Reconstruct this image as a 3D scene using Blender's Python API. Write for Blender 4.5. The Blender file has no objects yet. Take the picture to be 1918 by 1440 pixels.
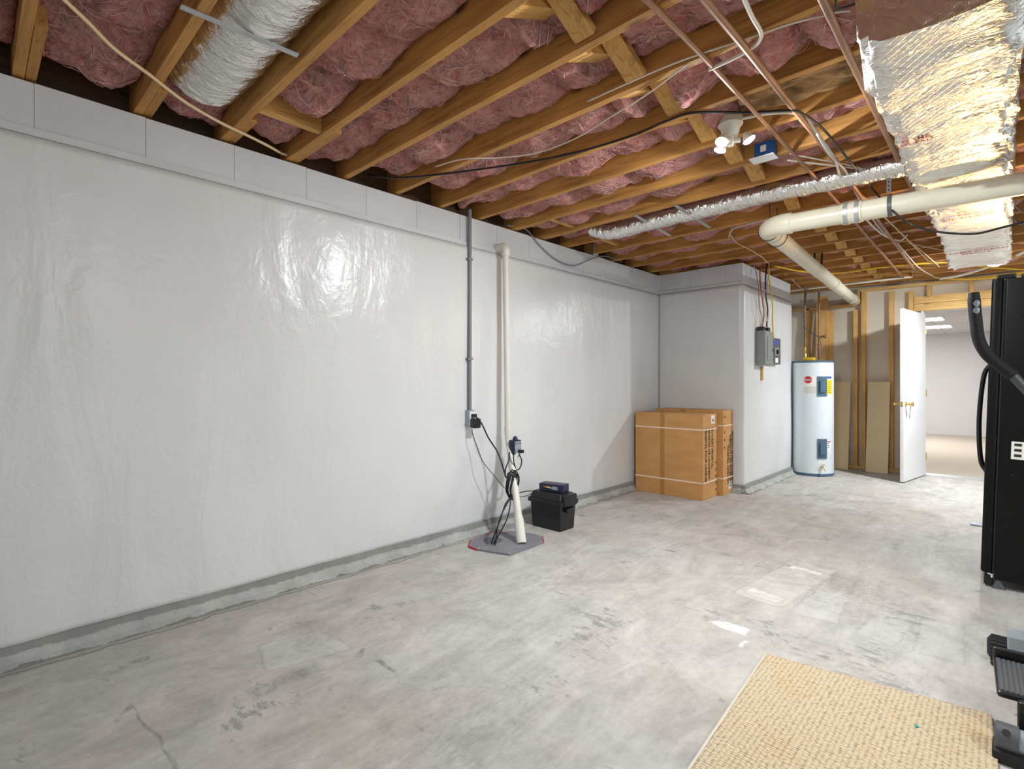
import bpy, math, random
from mathutils import Vector, Matrix, noise
random.seed(7)
sc = bpy.context.scene
COL = sc.collection
# ---------------------------------------------------------------- camera, view, world
CX, CY, CZ = 3.03, 0.0, 1.18
FPX = 973.0
YAW = math.radians(43.62)
FWD = Vector((-math.sin(YAW), math.cos(YAW), 0)); RGT = Vector((math.cos(YAW), math.sin(YAW), 0))
cam_d = bpy.data.cameras.new('camera'); cam = bpy.data.objects.new('camera', cam_d); COL.objects.link(cam)
cam.location = (CX, CY, CZ); cam.rotation_euler = (math.pi/2, 0, YAW)
cam_d.sensor_width = 36; cam_d.lens = 36*FPX/1918; cam_d.shift_y = -3/1918; cam_d.clip_start = .02
sc.camera = cam
sc.view_settings.view_transform = 'Standard'; sc.view_settings.look = 'None'
sc.view_settings.gamma = 1; sc.view_settings.use_curve_mapping = False
sc.view_settings.exposure = 0.0
WORLD = 1.15     # even fill light added; it enters where the right wall is left out
w = bpy.data.worlds.new('world'); sc.world = w; w.use_nodes = True
w.node_tree.nodes['Background'].inputs[0].default_value = (.88, .97, 1.0, 1)
w.node_tree.nodes['Background'].inputs[1].default_value = WORLD
LAMP_W = 22       # watts of each directional lamp head
BULB = 110       # emission of the bulbs of the ceiling fixtures
PANEL = 27       # emission of the troffers in the next room

def at(px, py, x=None, y=None, z=None, s=None):
    """world point on a known plane seen in direction of a photo pixel (used to survey positions)"""
    d = FWD + RGT*((px-959)/FPX) + Vector((0, 0, (717-py)/FPX))
    if x is not None: k = (x-CX)/d.x
    elif y is not None: k = (y-CY)/d.y
    elif z is not None: k = (z-CZ)/d.z
    else: k = s
    return Vector((CX, CY, CZ)) + d*k

# ---------------------------------------------------------------- materials
def new_mat(name):
    m = bpy.data.materials.new(name); m.use_nodes = True
    nt = m.node_tree; b = nt.nodes['Principled BSDF']
    return m, nt, b
def N(nt, typ, **kw):
    n = nt.nodes.new(typ)
    for k, v in kw.items():
        if k.startswith('i_'):
            key = k[2:]
            n.inputs[int(key) if key.isdigit() else key.replace('_', ' ')].default_value = v
        else: setattr(n, k, v)
    return n
def c4(c): return (c[0], c[1], c[2], 1)
def srgb(r, g, b):
    f = lambda v: (v/255/12.92) if v/255 <= .04045 else ((v/255+.055)/1.055)**2.4
    return (f(r), f(g), f(b))
def coords(nt, scale=(1, 1, 1), space='Object'):
    tc = N(nt, 'ShaderNodeTexCoord'); mp = N(nt, 'ShaderNodeMapping'); mp.inputs['Scale'].default_value = scale
    nt.links.new(tc.outputs[space], mp.inputs[0]); return mp.outputs[0]
def noise_tex(nt, vec, scale, detail=6, rough=.55, dist=0):
    n = N(nt, 'ShaderNodeTexNoise'); n.inputs['Scale'].default_value = scale; n.inputs['Detail'].default_value = detail
    n.inputs['Roughness'].default_value = rough; n.inputs['Distortion'].default_value = dist
    nt.links.new(vec, n.inputs['Vector']); return n.outputs['Fac']
def ramp(nt, fac, stops):
    r = N(nt, 'ShaderNodeValToRGB'); e = r.color_ramp.elements
    e[0].position, e[0].color = stops[0][0], c4(stops[0][1]); e[1].position, e[1].color = stops[-1][0], c4(stops[-1][1])
    for p, c in stops[1:-1]:
        k = e.new(p); k.color = c4(c)
    nt.links.new(fac, r.inputs[0]); return r.outputs[0]
def mixc(nt, fac, a, b, mode='MIX'):
    m = N(nt, 'ShaderNodeMix', data_type='RGBA', blend_type=mode)
    for s, v in ((0, fac), (6, a), (7, b)):
        if isinstance(v, (int, float)): m.inputs[s].default_value = v
        elif isinstance(v, tuple): m.inputs[s].default_value = c4(v)
        else: nt.links.new(v, m.inputs[s])
    return m.outputs[2]
def mth(nt, op, a, b=0.0, c=None, clamp=False):
    m = N(nt, 'ShaderNodeMath', operation=op, use_clamp=clamp)
    for s, v in ((0, a), (1, b), (2, c)):
        if v is None: continue
        if isinstance(v, (int, float)): m.inputs[s].default_value = v
        else: nt.links.new(v, m.inputs[s])
    return m.outputs[0]
def bump(nt, b, h, strength=.5, dist=.01, prev=None):
    n = N(nt, 'ShaderNodeBump'); n.inputs['Strength'].default_value = strength; n.inputs['Distance'].default_value = dist
    nt.links.new(h, n.inputs['Height'])
    if prev: nt.links.new(prev, n.inputs['Normal'])
    nt.links.new(n.outputs[0], b.inputs['Normal']); return n.outputs[0]
def plain(name, col, rough=.5, metal=0, var=.12, vscale=12, bmp=.1, spec=.5):
    m, nt, b = new_mat(name)
    v = coords(nt); f = noise_tex(nt, v, vscale)
    lo = tuple(c*(1-var) for c in col); hi = tuple(min(1, c*(1+var)) for c in col)
    nt.links.new(ramp(nt, f, [(.3, lo), (.7, hi)]), b.inputs['Base Color'])
    b.inputs['Roughness'].default_value = rough; b.inputs['Metallic'].default_value = metal
    b.inputs['Specular IOR Level'].default_value = spec
    if bmp: bump(nt, b, noise_tex(nt, v, vscale*6), bmp, .003)
    return m
def emis(name, col, s):
    m, nt, b = new_mat(name)
    b.inputs['Base Color'].default_value = c4(col); b.inputs['Emission Color'].default_value = c4(col)
    b.inputs['Emission Strength'].default_value = s; return m
def wood(name, axis, base=srgb(192, 148, 92), dark=srgb(140, 96, 52)):
    m, nt, b = new_mat(name)
    sc3 = [22, 22, 22]; sc3[axis] = 1.3
    v = coords(nt, tuple(sc3))
    g = noise_tex(nt, v, 1.6, 8, .6, 1.2)
    c = ramp(nt, g, [(.25, dark), (.5, base), (.8, tuple(min(1, q*1.2) for q in base))])
    s2 = [16, 16, 16]; s2[axis] = 5
    vo = N(nt, 'ShaderNodeTexVoronoi'); nt.links.new(coords(nt, tuple(s2)), vo.inputs['Vector']); vo.inputs['Scale'].default_value = .45
    k = ramp(nt, vo.outputs['Distance'], [(.05, (.12, .05, .02)), (.13, (1, 1, 1))])
    c = mixc(nt, .7, c, k, 'MULTIPLY')
    big = noise_tex(nt, coords(nt), 1.7, 3)
    c = mixc(nt, 1.0, c, ramp(nt, big, [(.3, (.78, .74, .7)), (.7, (1.08, 1.05, 1))]), 'MULTIPLY')
    nt.links.new(c, b.inputs['Base Color']); b.inputs['Roughness'].default_value = .72
    bump(nt, b, g, .25, .004); return m
def foil(name, scrim=False, rough=.28, wr=9, col=(.86, .85, .82)):
    m, nt, b = new_mat(name)
    b.inputs['Metallic'].default_value = .96; b.inputs['Roughness'].default_value = rough
    v = coords(nt); vs = coords(nt, (1, 2.2, 1) if scrim else (2.6, 1, 1))
    n1 = noise_tex(nt, vs, wr*.8, 4, .5, 1.6)
    n2 = mth(nt, 'ABSOLUTE', mth(nt, 'SUBTRACT', noise_tex(nt, vs, wr*2.2, 4, .5, .8), .5))
    h = mth(nt, 'ADD', mth(nt, 'MULTIPLY', n1, .9), mth(nt, 'MULTIPLY', n2, .5))
    spots = ramp(nt, noise_tex(nt, v, 26, 4, .7), [(.30, (.15, .14, .13)), (.34, (1, 1, 1))])
    c = mixc(nt, .75, col, spots, 'MULTIPLY')
    if scrim:
        for ang in (.78, -.78):
            mp = N(nt, 'ShaderNodeMapping'); mp.inputs['Rotation'].default_value = (0, 0, ang)
            nt.links.new(v, mp.inputs[0])
            wv = N(nt, 'ShaderNodeTexWave'); wv.inputs['Scale'].default_value = 13; wv.inputs['Distortion'].default_value = .3
            nt.links.new(mp.outputs[0], wv.inputs['Vector'])
            l = ramp(nt, wv.outputs['Fac'], [(.93, (0, 0, 0)), (.99, (1, 1, 1))])
            h = mth(nt, 'ADD', h, mth(nt, 'MULTIPLY', l, .035))
    nt.links.new(c, b.inputs['Base Color'])
    bump(nt, b, h, .8, .022 if scrim else .03); return m

M = {}
M['wood_x'] = wood('joist_wood', 0, srgb(196, 145, 78), srgb(138, 94, 44))
M['wood_y'] = wood('blocking_wood', 1, srgb(214, 168, 98), srgb(166, 114, 54))
M['wood_z'] = wood('stud_wood', 2, srgb(240, 196, 126), srgb(214, 156, 82))
M['wood_hx'] = wood('header_wood', 0, srgb(244, 206, 138), srgb(220, 168, 96))
M['ply'] = wood('subfloor_wood', 1, srgb(84, 58, 34), srgb(44, 30, 18))  # dark brown puts the shade of the rim cavity into the colour
M['foil'] = foil('duct_foil', False, .2, 8); M['foil_scrim'] = foil('scrim_foil', True, .3, 6)
M['galv'] = plain('galvanised_steel', srgb(186, 190, 192), .45, .7)
M['copper'] = plain('copper_aged', srgb(150, 112, 84), .5, .3, .25, 6)
M['pvc'] = plain('white_pvc', srgb(226, 220, 200), .35, 0, .06, 5, 0)
M['pvc_w'] = plain('pvc_discharge', srgb(226, 222, 212), .4, 0, .05, 5, 0)
M['greypvc'] = plain('grey_conduit', srgb(128, 128, 134), .5, 0, .06)
M['black'] = plain('black_cable', srgb(26, 26, 28), .45, 0, .1, 20, 0)
M['blackp'] = plain('black_plastic', srgb(24, 24, 27), .38, 0, .15, 10, .1)
M['rubber'] = plain('rubber', srgb(30, 30, 32), .7, 0, .1, 20, .2)
M['white'] = plain('white_paint', srgb(232, 232, 234), .45, 0, .02, 4, .03)
M['whitecable'] = plain('white_cable', srgb(214, 208, 196), .5, 0, .05, 8, 0)
M['creamcable'] = plain('cream_cable', srgb(214, 190, 150), .5, 0, .05, 8, 0)
M['yellow'] = plain('yellow_cable', srgb(226, 184, 40), .45, 0, .05, 8, 0)
M['red'] = plain('red_wire', srgb(170, 72, 44), .45, 0, .05, 8, 0)
M['navy'] = plain('navy_plastic', srgb(34, 38, 66), .4, 0, .1, 10, .05)
M['blue'] = plain('blue_box_plastic', srgb(28, 88, 150), .4, 0, .05, 8, 0)
M['greybox'] = plain('grey_enamel', srgb(140, 146, 142), .45, .1, .05, 6, .03)
M['greydark'] = plain('dark_grey_metal', srgb(92, 96, 100), .45, .2, .08, 6, .03)
M['brass'] = plain('brass', (.85, .6, .2), .22, 1, .08, 9, 0)
M['heater'] = plain('heater_enamel', srgb(222, 230, 236), .3, 0, .02, 3, .02)
M['heaterblue'] = plain('heater_blue', srgb(74, 104, 126), .35, 0, .06, 6, .03)
M['tan'] = plain('tan_board', srgb(234, 212, 168), .6, 0, .04, 3, .05)
M['paper'] = plain('label_paper', srgb(238, 236, 230), .6, 0, .02, 8, 0)
M['yellowpaper'] = plain('yellow_paper', srgb(246, 214, 40), .6, 0, .02, 8, 0)
M['redink'] = plain('red_ink', srgb(190, 44, 48), .6, 0, .03, 8, 0)
M['blackink'] = plain('black_ink', srgb(38, 32, 28), .7, 0, .03, 8, 0)
M['greyink'] = plain('grey_ink', srgb(150, 140, 136), .7, 0, .03, 8, 0)
M['strap'] = plain('white_strap', srgb(238, 214, 190), .4, 0, .03, 8, 0)
M['tape'] = plain('brown_tape', srgb(176, 122, 62), .3, 0, .05, 8, 0)
M['silver'] = plain('silver_paint', srgb(160, 170, 180), .35, .3, .03, 8, 0)
M['lid'] = plain('sump_lid_plastic', srgb(128, 128, 136), .6, 0, .15, 9, .1)
M['teal'] = plain('teal_plastic', srgb(40, 180, 180), .4, 0, .02, 8, 0)
M['carpet'] = plain('carpet_pile', srgb(200, 188, 172), .95, 0, .1, 60, .6)
M['drywall'] = plain('drywall_back', srgb(232, 226, 212), .8, 0, .05, 3, .05)
M['blockwhite'] = plain('white_block', srgb(226, 226, 228), .6, 0, .02, 2, .05)
M['cream'] = plain('porcelain', srgb(226, 222, 208), .35, 0, .02, 5, 0)
M['bulb'] = emis('bulb_glow', (1, .97, .93), BULB)
M['added_warmbulb'] = emis('added_warm_glow', (1, .64, .22), 120)
M['panelglow'] = emis('troffer_glow', (1, 1, 1), PANEL)
M['glass_label'] = plain('blue_label', srgb(70, 90, 170), .5, 0, .03, 8, 0)

def m_insul():
    m, nt, b = new_mat('pink_fibreglass')
    v = coords(nt)
    n1 = noise_tex(nt, v, 4.2, 6, .6, 1.2)
    def ridge(sc, dist, det=5):
        n = noise_tex(nt, v, sc, det, .6, dist); return mth(nt, 'SUBTRACT', 1, mth(nt, 'MULTIPLY', mth(nt, 'ABSOLUTE', mth(nt, 'SUBTRACT', n, .5)), 5), None, True)
    r1 = ridge(4.5, 3.4); r2 = ridge(12, 3.0, 6); r3 = ridge(40, 1.5, 3)
    c = ramp(nt, n1, [(.34, srgb(110, 36, 36)), (.45, srgb(184, 84, 82)), (.56, srgb(220, 122, 116)), (.68, srgb(236, 154, 144))])
    wisp = mth(nt, 'MULTIPLY', mth(nt, 'ADD', mth(nt, 'MULTIPLY', r1, .55), mth(nt, 'MULTIPLY', r2, .45)), .8)
    c = mixc(nt, mth(nt, 'POWER', wisp, 2.2), c, srgb(248, 214, 202))
    c = mixc(nt, mth(nt, 'MULTIPLY', r3, .16), c, srgb(236, 170, 162))
    nt.links.new(c, b.inputs['Base Color']); b.inputs['Roughness'].default_value = 1; b.inputs['Specular IOR Level'].default_value = .05
    b.inputs['Sheen Weight'].default_value = .15
    f = mth(nt, 'ADD', mth(nt, 'ADD', n1, mth(nt, 'MULTIPLY', r1, .35)), mth(nt, 'MULTIPLY', r2, .2))
    bump(nt, b, f, 1.0, .05); return m
M['insul'] = m_insul()
M['wisp'] = plain('pink_fibre_wisps', srgb(246, 196, 184), 1, 0, .15, 20, 0, .05)
def m_kraft():
    m, nt, b = new_mat('kraft_paper')
    v = coords(nt, (1.2, 5, 2))
    f = noise_tex(nt, v, 3, 6, .6, 1.5)
    nt.links.new(ramp(nt, f, [(.3, srgb(84, 62, 38)), (.5, srgb(160, 124, 80)), (.7, srgb(214, 176, 124))]), b.inputs['Base Color'])
    b.inputs['Roughness'].default_value = .75; bump(nt, b, f, .5, .02); return m
M['kraft'] = m_kraft()
def m_card():
    m, nt, b = new_mat('cardboard')
    v = coords(nt); f = noise_tex(nt, coords(nt, (1, 1, 3)), 3, 5)
    nt.links.new(ramp(nt, f, [(.3, srgb(190, 138, 80)), (.7, srgb(210, 158, 100))]), b.inputs['Base Color'])
    b.inputs['Roughness'].default_value = .8; bump(nt, b, noise_tex(nt, v, 120), .08, .002); return m
M['card'] = m_card()
def m_sheet():
    m, nt, b = new_mat('white_poly_sheet')
    v = coords(nt, (1, 1, 1)); vz = coords(nt, (1, 1, .28))
    a = noise_tex(nt, vz, 3.5, 4, .5, .6); c = noise_tex(nt, v, 11, 5, .55, .8); d = noise_tex(nt, v, 45, 2, .5)
    h = mth(nt, 'ADD', mth(nt, 'ADD', a, mth(nt, 'MULTIPLY', c, .28)), mth(nt, 'MULTIPLY', d, .03))
    nt.links.new(ramp(nt, noise_tex(nt, v, .9, 3), [(.3, srgb(214, 215, 216)), (.7, srgb(224, 225, 226))]), b.inputs['Base Color'])
    b.inputs['Roughness'].default_value = .27; b.inputs['Specular IOR Level'].default_value = .45
    bump(nt, b, h, .42, .032); return m
M['sheet'] = m_sheet()
def m_block():
    m, nt, b = new_mat('painted_block')
    v = coords(nt)
    f = noise_tex(nt, v, 1.6, 5); g = noise_tex(nt, v, 60, 4, .6)
    c = ramp(nt, f, [(.3, srgb(196, 198, 202)), (.7, srgb(214, 216, 220))])
    sp = ramp(nt, noise_tex(nt, v, 13, 3, .7), [(.24, (.45, .45, .45)), (.28, (1, 1, 1))])
    c = mixc(nt, .6, c, sp, 'MULTIPLY')
    nt.links.new(c, b.inputs['Base Color']); b.inputs['Roughness'].default_value = .6
    bump(nt, b, g, .35, .003); return m
M['block'] = m_block()
def m_kerb():
    m, nt, b = new_mat('kerb_cement')
    v = coords(nt)
    f = noise_tex(nt, v, 5, 8, .7, .3)
    c = ramp(nt, f, [(.3, srgb(150, 152, 148)), (.55, srgb(178, 180, 176)), (.75, srgb(196, 196, 190))])
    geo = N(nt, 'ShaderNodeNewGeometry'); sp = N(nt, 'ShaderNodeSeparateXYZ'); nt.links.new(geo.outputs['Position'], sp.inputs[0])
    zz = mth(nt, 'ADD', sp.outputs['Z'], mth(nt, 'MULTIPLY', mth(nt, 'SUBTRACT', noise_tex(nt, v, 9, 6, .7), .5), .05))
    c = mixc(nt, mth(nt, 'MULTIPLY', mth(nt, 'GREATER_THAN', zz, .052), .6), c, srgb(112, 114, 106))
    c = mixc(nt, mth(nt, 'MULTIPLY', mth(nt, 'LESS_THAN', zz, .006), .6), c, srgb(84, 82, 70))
    nt.links.new(c, b.inputs['Base Color'])
    b.inputs['Roughness'].default_value = .85; bump(nt, b, noise_tex(nt, v, 40), .4, .006); return m
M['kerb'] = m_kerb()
def m_sisal():
    m, nt, b = new_mat('woven_sisal')
    v = coords(nt, (1, 1, 1), 'Object')
    br = N(nt, 'ShaderNodeTexVoronoi'); br.inputs['Scale'].default_value = 1; br.inputs['Randomness'].default_value = .35
    nt.links.new(coords(nt, (62, 95, 1)), br.inputs['Vector'])
    c = ramp(nt, br.outputs['Distance'], [(.15, srgb(226, 210, 182)), (.5, srgb(204, 184, 152)), (.78, srgb(146, 122, 92))])
    st = ramp(nt, noise_tex(nt, v, 5, 3), [(.52, (1, 1, 1)), (.75, (1, .88, .74))])
    c = mixc(nt, 1.0, c, st, 'MULTIPLY')
    nt.links.new(c, b.inputs['Base Color']); b.inputs['Roughness'].default_value = .95
    bump(nt, b, mth(nt, 'SUBTRACT', 1, br.outputs['Distance']), 1.0, .006); return m
M['sisal'] = m_sisal()
def m_fridge():
    m, nt, b = new_mat('black_textured_enamel')
    v = coords(nt)
    sp = ramp(nt, noise_tex(nt, v, 38, 2, .6), [(.74, srgb(10, 10, 11)), (.78, srgb(110, 110, 110))])
    nt.links.new(sp, b.inputs['Base Color']); b.inputs['Roughness'].default_value = .42; b.inputs['Specular IOR Level'].default_value = .25
    bump(nt, b, noise_tex(nt, v, 220, 2), .2, .001); return m
M['fridge'] = m_fridge()
def m_tile():
    m, nt, b = new_mat('drop_ceiling_tile')
    br = N(nt, 'ShaderNodeTexBrick'); br.offset = 0; br.inputs['Scale'].default_value = 1
    br.inputs['Brick Width'].default_value = .61; br.inputs['Row Height'].default_value = .61; br.inputs['Mortar Size'].default_value = .01
    br.inputs['Color1'].default_value = c4(srgb(222, 224, 228)); br.inputs['Color2'].default_value = c4(srgb(216, 218, 222)); br.inputs['Mortar'].default_value = c4(srgb(180, 182, 186))
    nt.links.new(coords(nt), br.inputs['Vector']); nt.links.new(br.outputs['Color'], b.inputs['Base Color']); b.inputs['Roughness'].default_value = .8
    return m
M['tile'] = m_tile()

def m_floor():
    m, nt, b = new_mat('worn_concrete')
    geo = N(nt, 'ShaderNodeNewGeometry'); pos = geo.outputs['Position']
    def mp(s):
        q = N(nt, 'ShaderNodeMapping'); q.inputs['Scale'].default_value = s; nt.links.new(pos, q.inputs[0]); return q.outputs[0]
    big = noise_tex(nt, mp((1, 1, 1)), .8, 5, .55, .6)
    mid = noise_tex(nt, mp((1, 1, 1)), 3.2, 9, .68, .9)
    streak = noise_tex(nt, mp((3.5, 1, 1)), 2.2, 9, .72, 1.2)
    fine = noise_tex(nt, mp((1, 1, 1)), 34, 6, .7)
    c = ramp(nt, mid, [(.3, srgb(146, 144, 142)), (.47, srgb(184, 181, 178)), (.68, srgb(212, 209, 205))])
    c = mixc(nt, .5, c, ramp(nt, streak, [(.3, srgb(156, 152, 147)), (.5, srgb(188, 184, 179)), (.7, srgb(214, 211, 206))]))
    warm = ramp(nt, big, [(.4, (1, 1, 1)), (.62, (1.0, .95, .915))])
    c = mixc(nt, .8, c, warm, 'MULTIPLY')
    c = mixc(nt, .35, c, ramp(nt, fine, [(.3, (.72, .72, .72)), (.6, (1.05, 1.05, 1.05))]), 'MULTIPLY')
    smut = mth(nt, 'MULTIPLY', noise_tex(nt, mp((1, 1, 1)), 1.3, 2, .5), noise_tex(nt, mp((2.5, 1, 1)), 14, 8, .78))
    c = mixc(nt, ramp(nt, smut, [(.30, (0, 0, 0)), (.42, (.4, .4, .4))]), c, srgb(128, 126, 124))
    # wobbling copy of position for worn edges of the old tile squares
    nz = N(nt, 'ShaderNodeTexNoise'); nz.inputs['Scale'].default_value = 9; nt.links.new(pos, nz.inputs['Vector'])
    wob = N(nt, 'ShaderNodeVectorMath', operation='MULTIPLY_ADD'); wob.inputs[1].default_value = (.05, .05, 0)
    nt.links.new(nz.outputs['Color'], wob.inputs[0]); nt.links.new(pos, wob.inputs[2])
    def quad(pts):
        P = [at(px, py, z=0) + Vector((.025, .025, 0)) for px, py in pts]
        cen = sum(P, Vector())/4; res = None
        for i in range(4):
            a, q = P[i], P[(i+1) % 4]; e = (q-a); n = Vector((-e.y, e.x, 0)).normalized()
            if n.dot(cen-a) < 0: n = -n
            dt = N(nt, 'ShaderNodeVectorMath', operation='DOT_PRODUCT'); dt.inputs[1].default_value = n
            nt.links.new(wob.outputs[0], dt.inputs[0])
            dd = mth(nt, 'SUBTRACT', dt.outputs['Value'], n.dot(a))
            res = dd if res is None else mth(nt, 'MINIMUM', res, dd)
        return res
    rough_n = noise_tex(nt, mp((1, 1.6, 1)), 11, 9, .75, .8)
    for pts, col, amt in (
        (((1372, 1110), (1485, 1048), (1575, 1068), (1462, 1140)), srgb(214, 206, 198), .75),
        (((1479, 1145), (1530, 1102), (1593, 1121), (1567, 1170)), srgb(206, 205, 200), .7),
        (((1604, 1185), (1653, 1134), (1724, 1155), (1675, 1211)), srgb(196, 194, 190), .75),
        (((1713, 1222), (1724, 1158), (1806, 1173), (1806, 1245)), srgb(190, 190, 184), .7),
        (((1250, 1030), (1380, 1000), (1470, 1030), (1390, 1070)), srgb(196, 188, 180), .35),
        (((463, 1290), (590, 1240), (615, 1250), (480, 1310)), srgb(136, 134, 132), .8),
        (((480, 1210), (600, 1180), (660, 1215), (500, 1258)), srgb(204, 204, 202), .6),
        (((1325, 1165), (1350, 1158), (1410, 1180), (1390, 1192)), srgb(244, 242, 238), 1.4),
        (((1378, 1212), (1392, 1198), (1402, 1202), (1392, 1214)), srgb(244, 242, 238), 1.4),
        (((1470, 1062), (1485, 1058), (1540, 1072), (1536, 1078)), srgb(240, 238, 234), 1.2),
        (((1395, 1110), (1410, 1098), (1470, 1122), (1455, 1130)), srgb(228, 222, 214), .8),
    ):
        q = quad(pts)
        inside = mth(nt, 'MULTIPLY', q, 60, clamp=True)
        edge = mth(nt, 'MULTIPLY', mth(nt, 'LESS_THAN', mth(nt, 'ABSOLUTE', q), .005), .17 if amt < 1 else 0)
        fac = mth(nt, 'MULTIPLY', inside, mth(nt, 'MULTIPLY', mth(nt, 'SUBTRACT', rough_n, .36), 4*amt, clamp=True), clamp=True)
        c = mixc(nt, fac, c, col)
        c = mixc(nt, edge, c, srgb(132, 128, 124))
    pits = mth(nt, 'MULTIPLY', noise_tex(nt, mp((1, 2.2, 1)), 9, 7, .8, .4), noise_tex(nt, mp((1, 1, 1)), 2.1, 3, .5))
    c = mixc(nt, ramp(nt, pits, [(.335, (0, 0, 0)), (.37, (.55, .55, .55))]), c, srgb(118, 115, 112))
    chips = noise_tex(nt, mp((1, 1.8, 1)), 13, 5, .7, .8)
    c = mixc(nt, ramp(nt, chips, [(.69, (0, 0, 0)), (.73, (.7, .7, .7))]), c, srgb(222, 220, 216))
    for pts in (((236, 1318), (246, 1316), (286, 1372), (276, 1376)), ((276, 1372), (288, 1370), (345, 1440), (325, 1440)), ((205, 1352), (240, 1318), (250, 1322), (215, 1354)), ((500, 1176), (512, 1174), (512, 1180), (502, 1182)), ((216, 1248), (278, 1228), (282, 1236), (222, 1256)), ((700, 1236), (716, 1234), (742, 1256), (738, 1260)), ((660, 1230), (676, 1212), (682, 1214), (680, 1230))):
        q = quad(pts)
        fac = mth(nt, 'MULTIPLY', mth(nt, 'MULTIPLY', q, 200, clamp=True), mth(nt, 'MULTIPLY', mth(nt, 'SUBTRACT', rough_n, .38), 4, clamp=True), clamp=True)
        c = mixc(nt, mth(nt, 'MULTIPLY', fac, .8), c, srgb(104, 100, 97))
    # crack that follows the kerb along the left wall
    sx = N(nt, 'ShaderNodeSeparateXYZ'); nt.links.new(pos, sx.inputs[0])
    wl = noise_tex(nt, mp((0, 1, 0)), 2.4, 8, .65)
    off = mth(nt, 'SUBTRACT', sx.outputs['X'], mth(nt, 'ADD', mth(nt, 'MULTIPLY', wl, .16), .04))
    crack = mth(nt, 'LESS_THAN', mth(nt, 'ABSOLUTE', off), .0045)
    c = mixc(nt, mth(nt, 'MULTIPLY', crack, .8), c, srgb(84, 82, 80))
    darkband = mth(nt, 'MULTIPLY', mth(nt, 'LESS_THAN', off, 0), .35)
    c = mixc(nt, darkband, c, srgb(150, 152, 150))
    # hairline crack near the camera
    v2 = N(nt, 'ShaderNodeTexVoronoi', feature='DISTANCE_TO_EDGE'); v2.inputs['Scale'].default_value = .55
    w2 = N(nt, 'ShaderNodeVectorMath', operation='MULTIPLY_ADD'); w2.inputs[1].default_value = (.35, .35, 0)
    nz2 = N(nt, 'ShaderNodeTexNoise'); nz2.inputs['Scale'].default_value = 3; nz2.inputs['Detail'].default_value = 6; nt.links.new(pos, nz2.inputs['Vector'])
    nt.links.new(nz2.outputs['Color'], w2.inputs[0]); nt.links.new(pos, w2.inputs[2]); nt.links.new(w2.outputs[0], v2.inputs['Vector'])
    hc = mth(nt, 'LESS_THAN', v2.outputs['Distance'], .0022)
    c = mixc(nt, mth(nt, 'MULTIPLY', hc, .1), c, srgb(110, 106, 102))
    nt.links.new(c, b.inputs['Base Color']); b.inputs['Roughness'].default_value = .62; b.inputs['Specular IOR Level'].default_value = .35
    bump(nt, b, mth(nt, 'ADD', mid, mth(nt, 'MULTIPLY', fine, .25)), .35, .008); return m
M['floor'] = m_floor()

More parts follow.
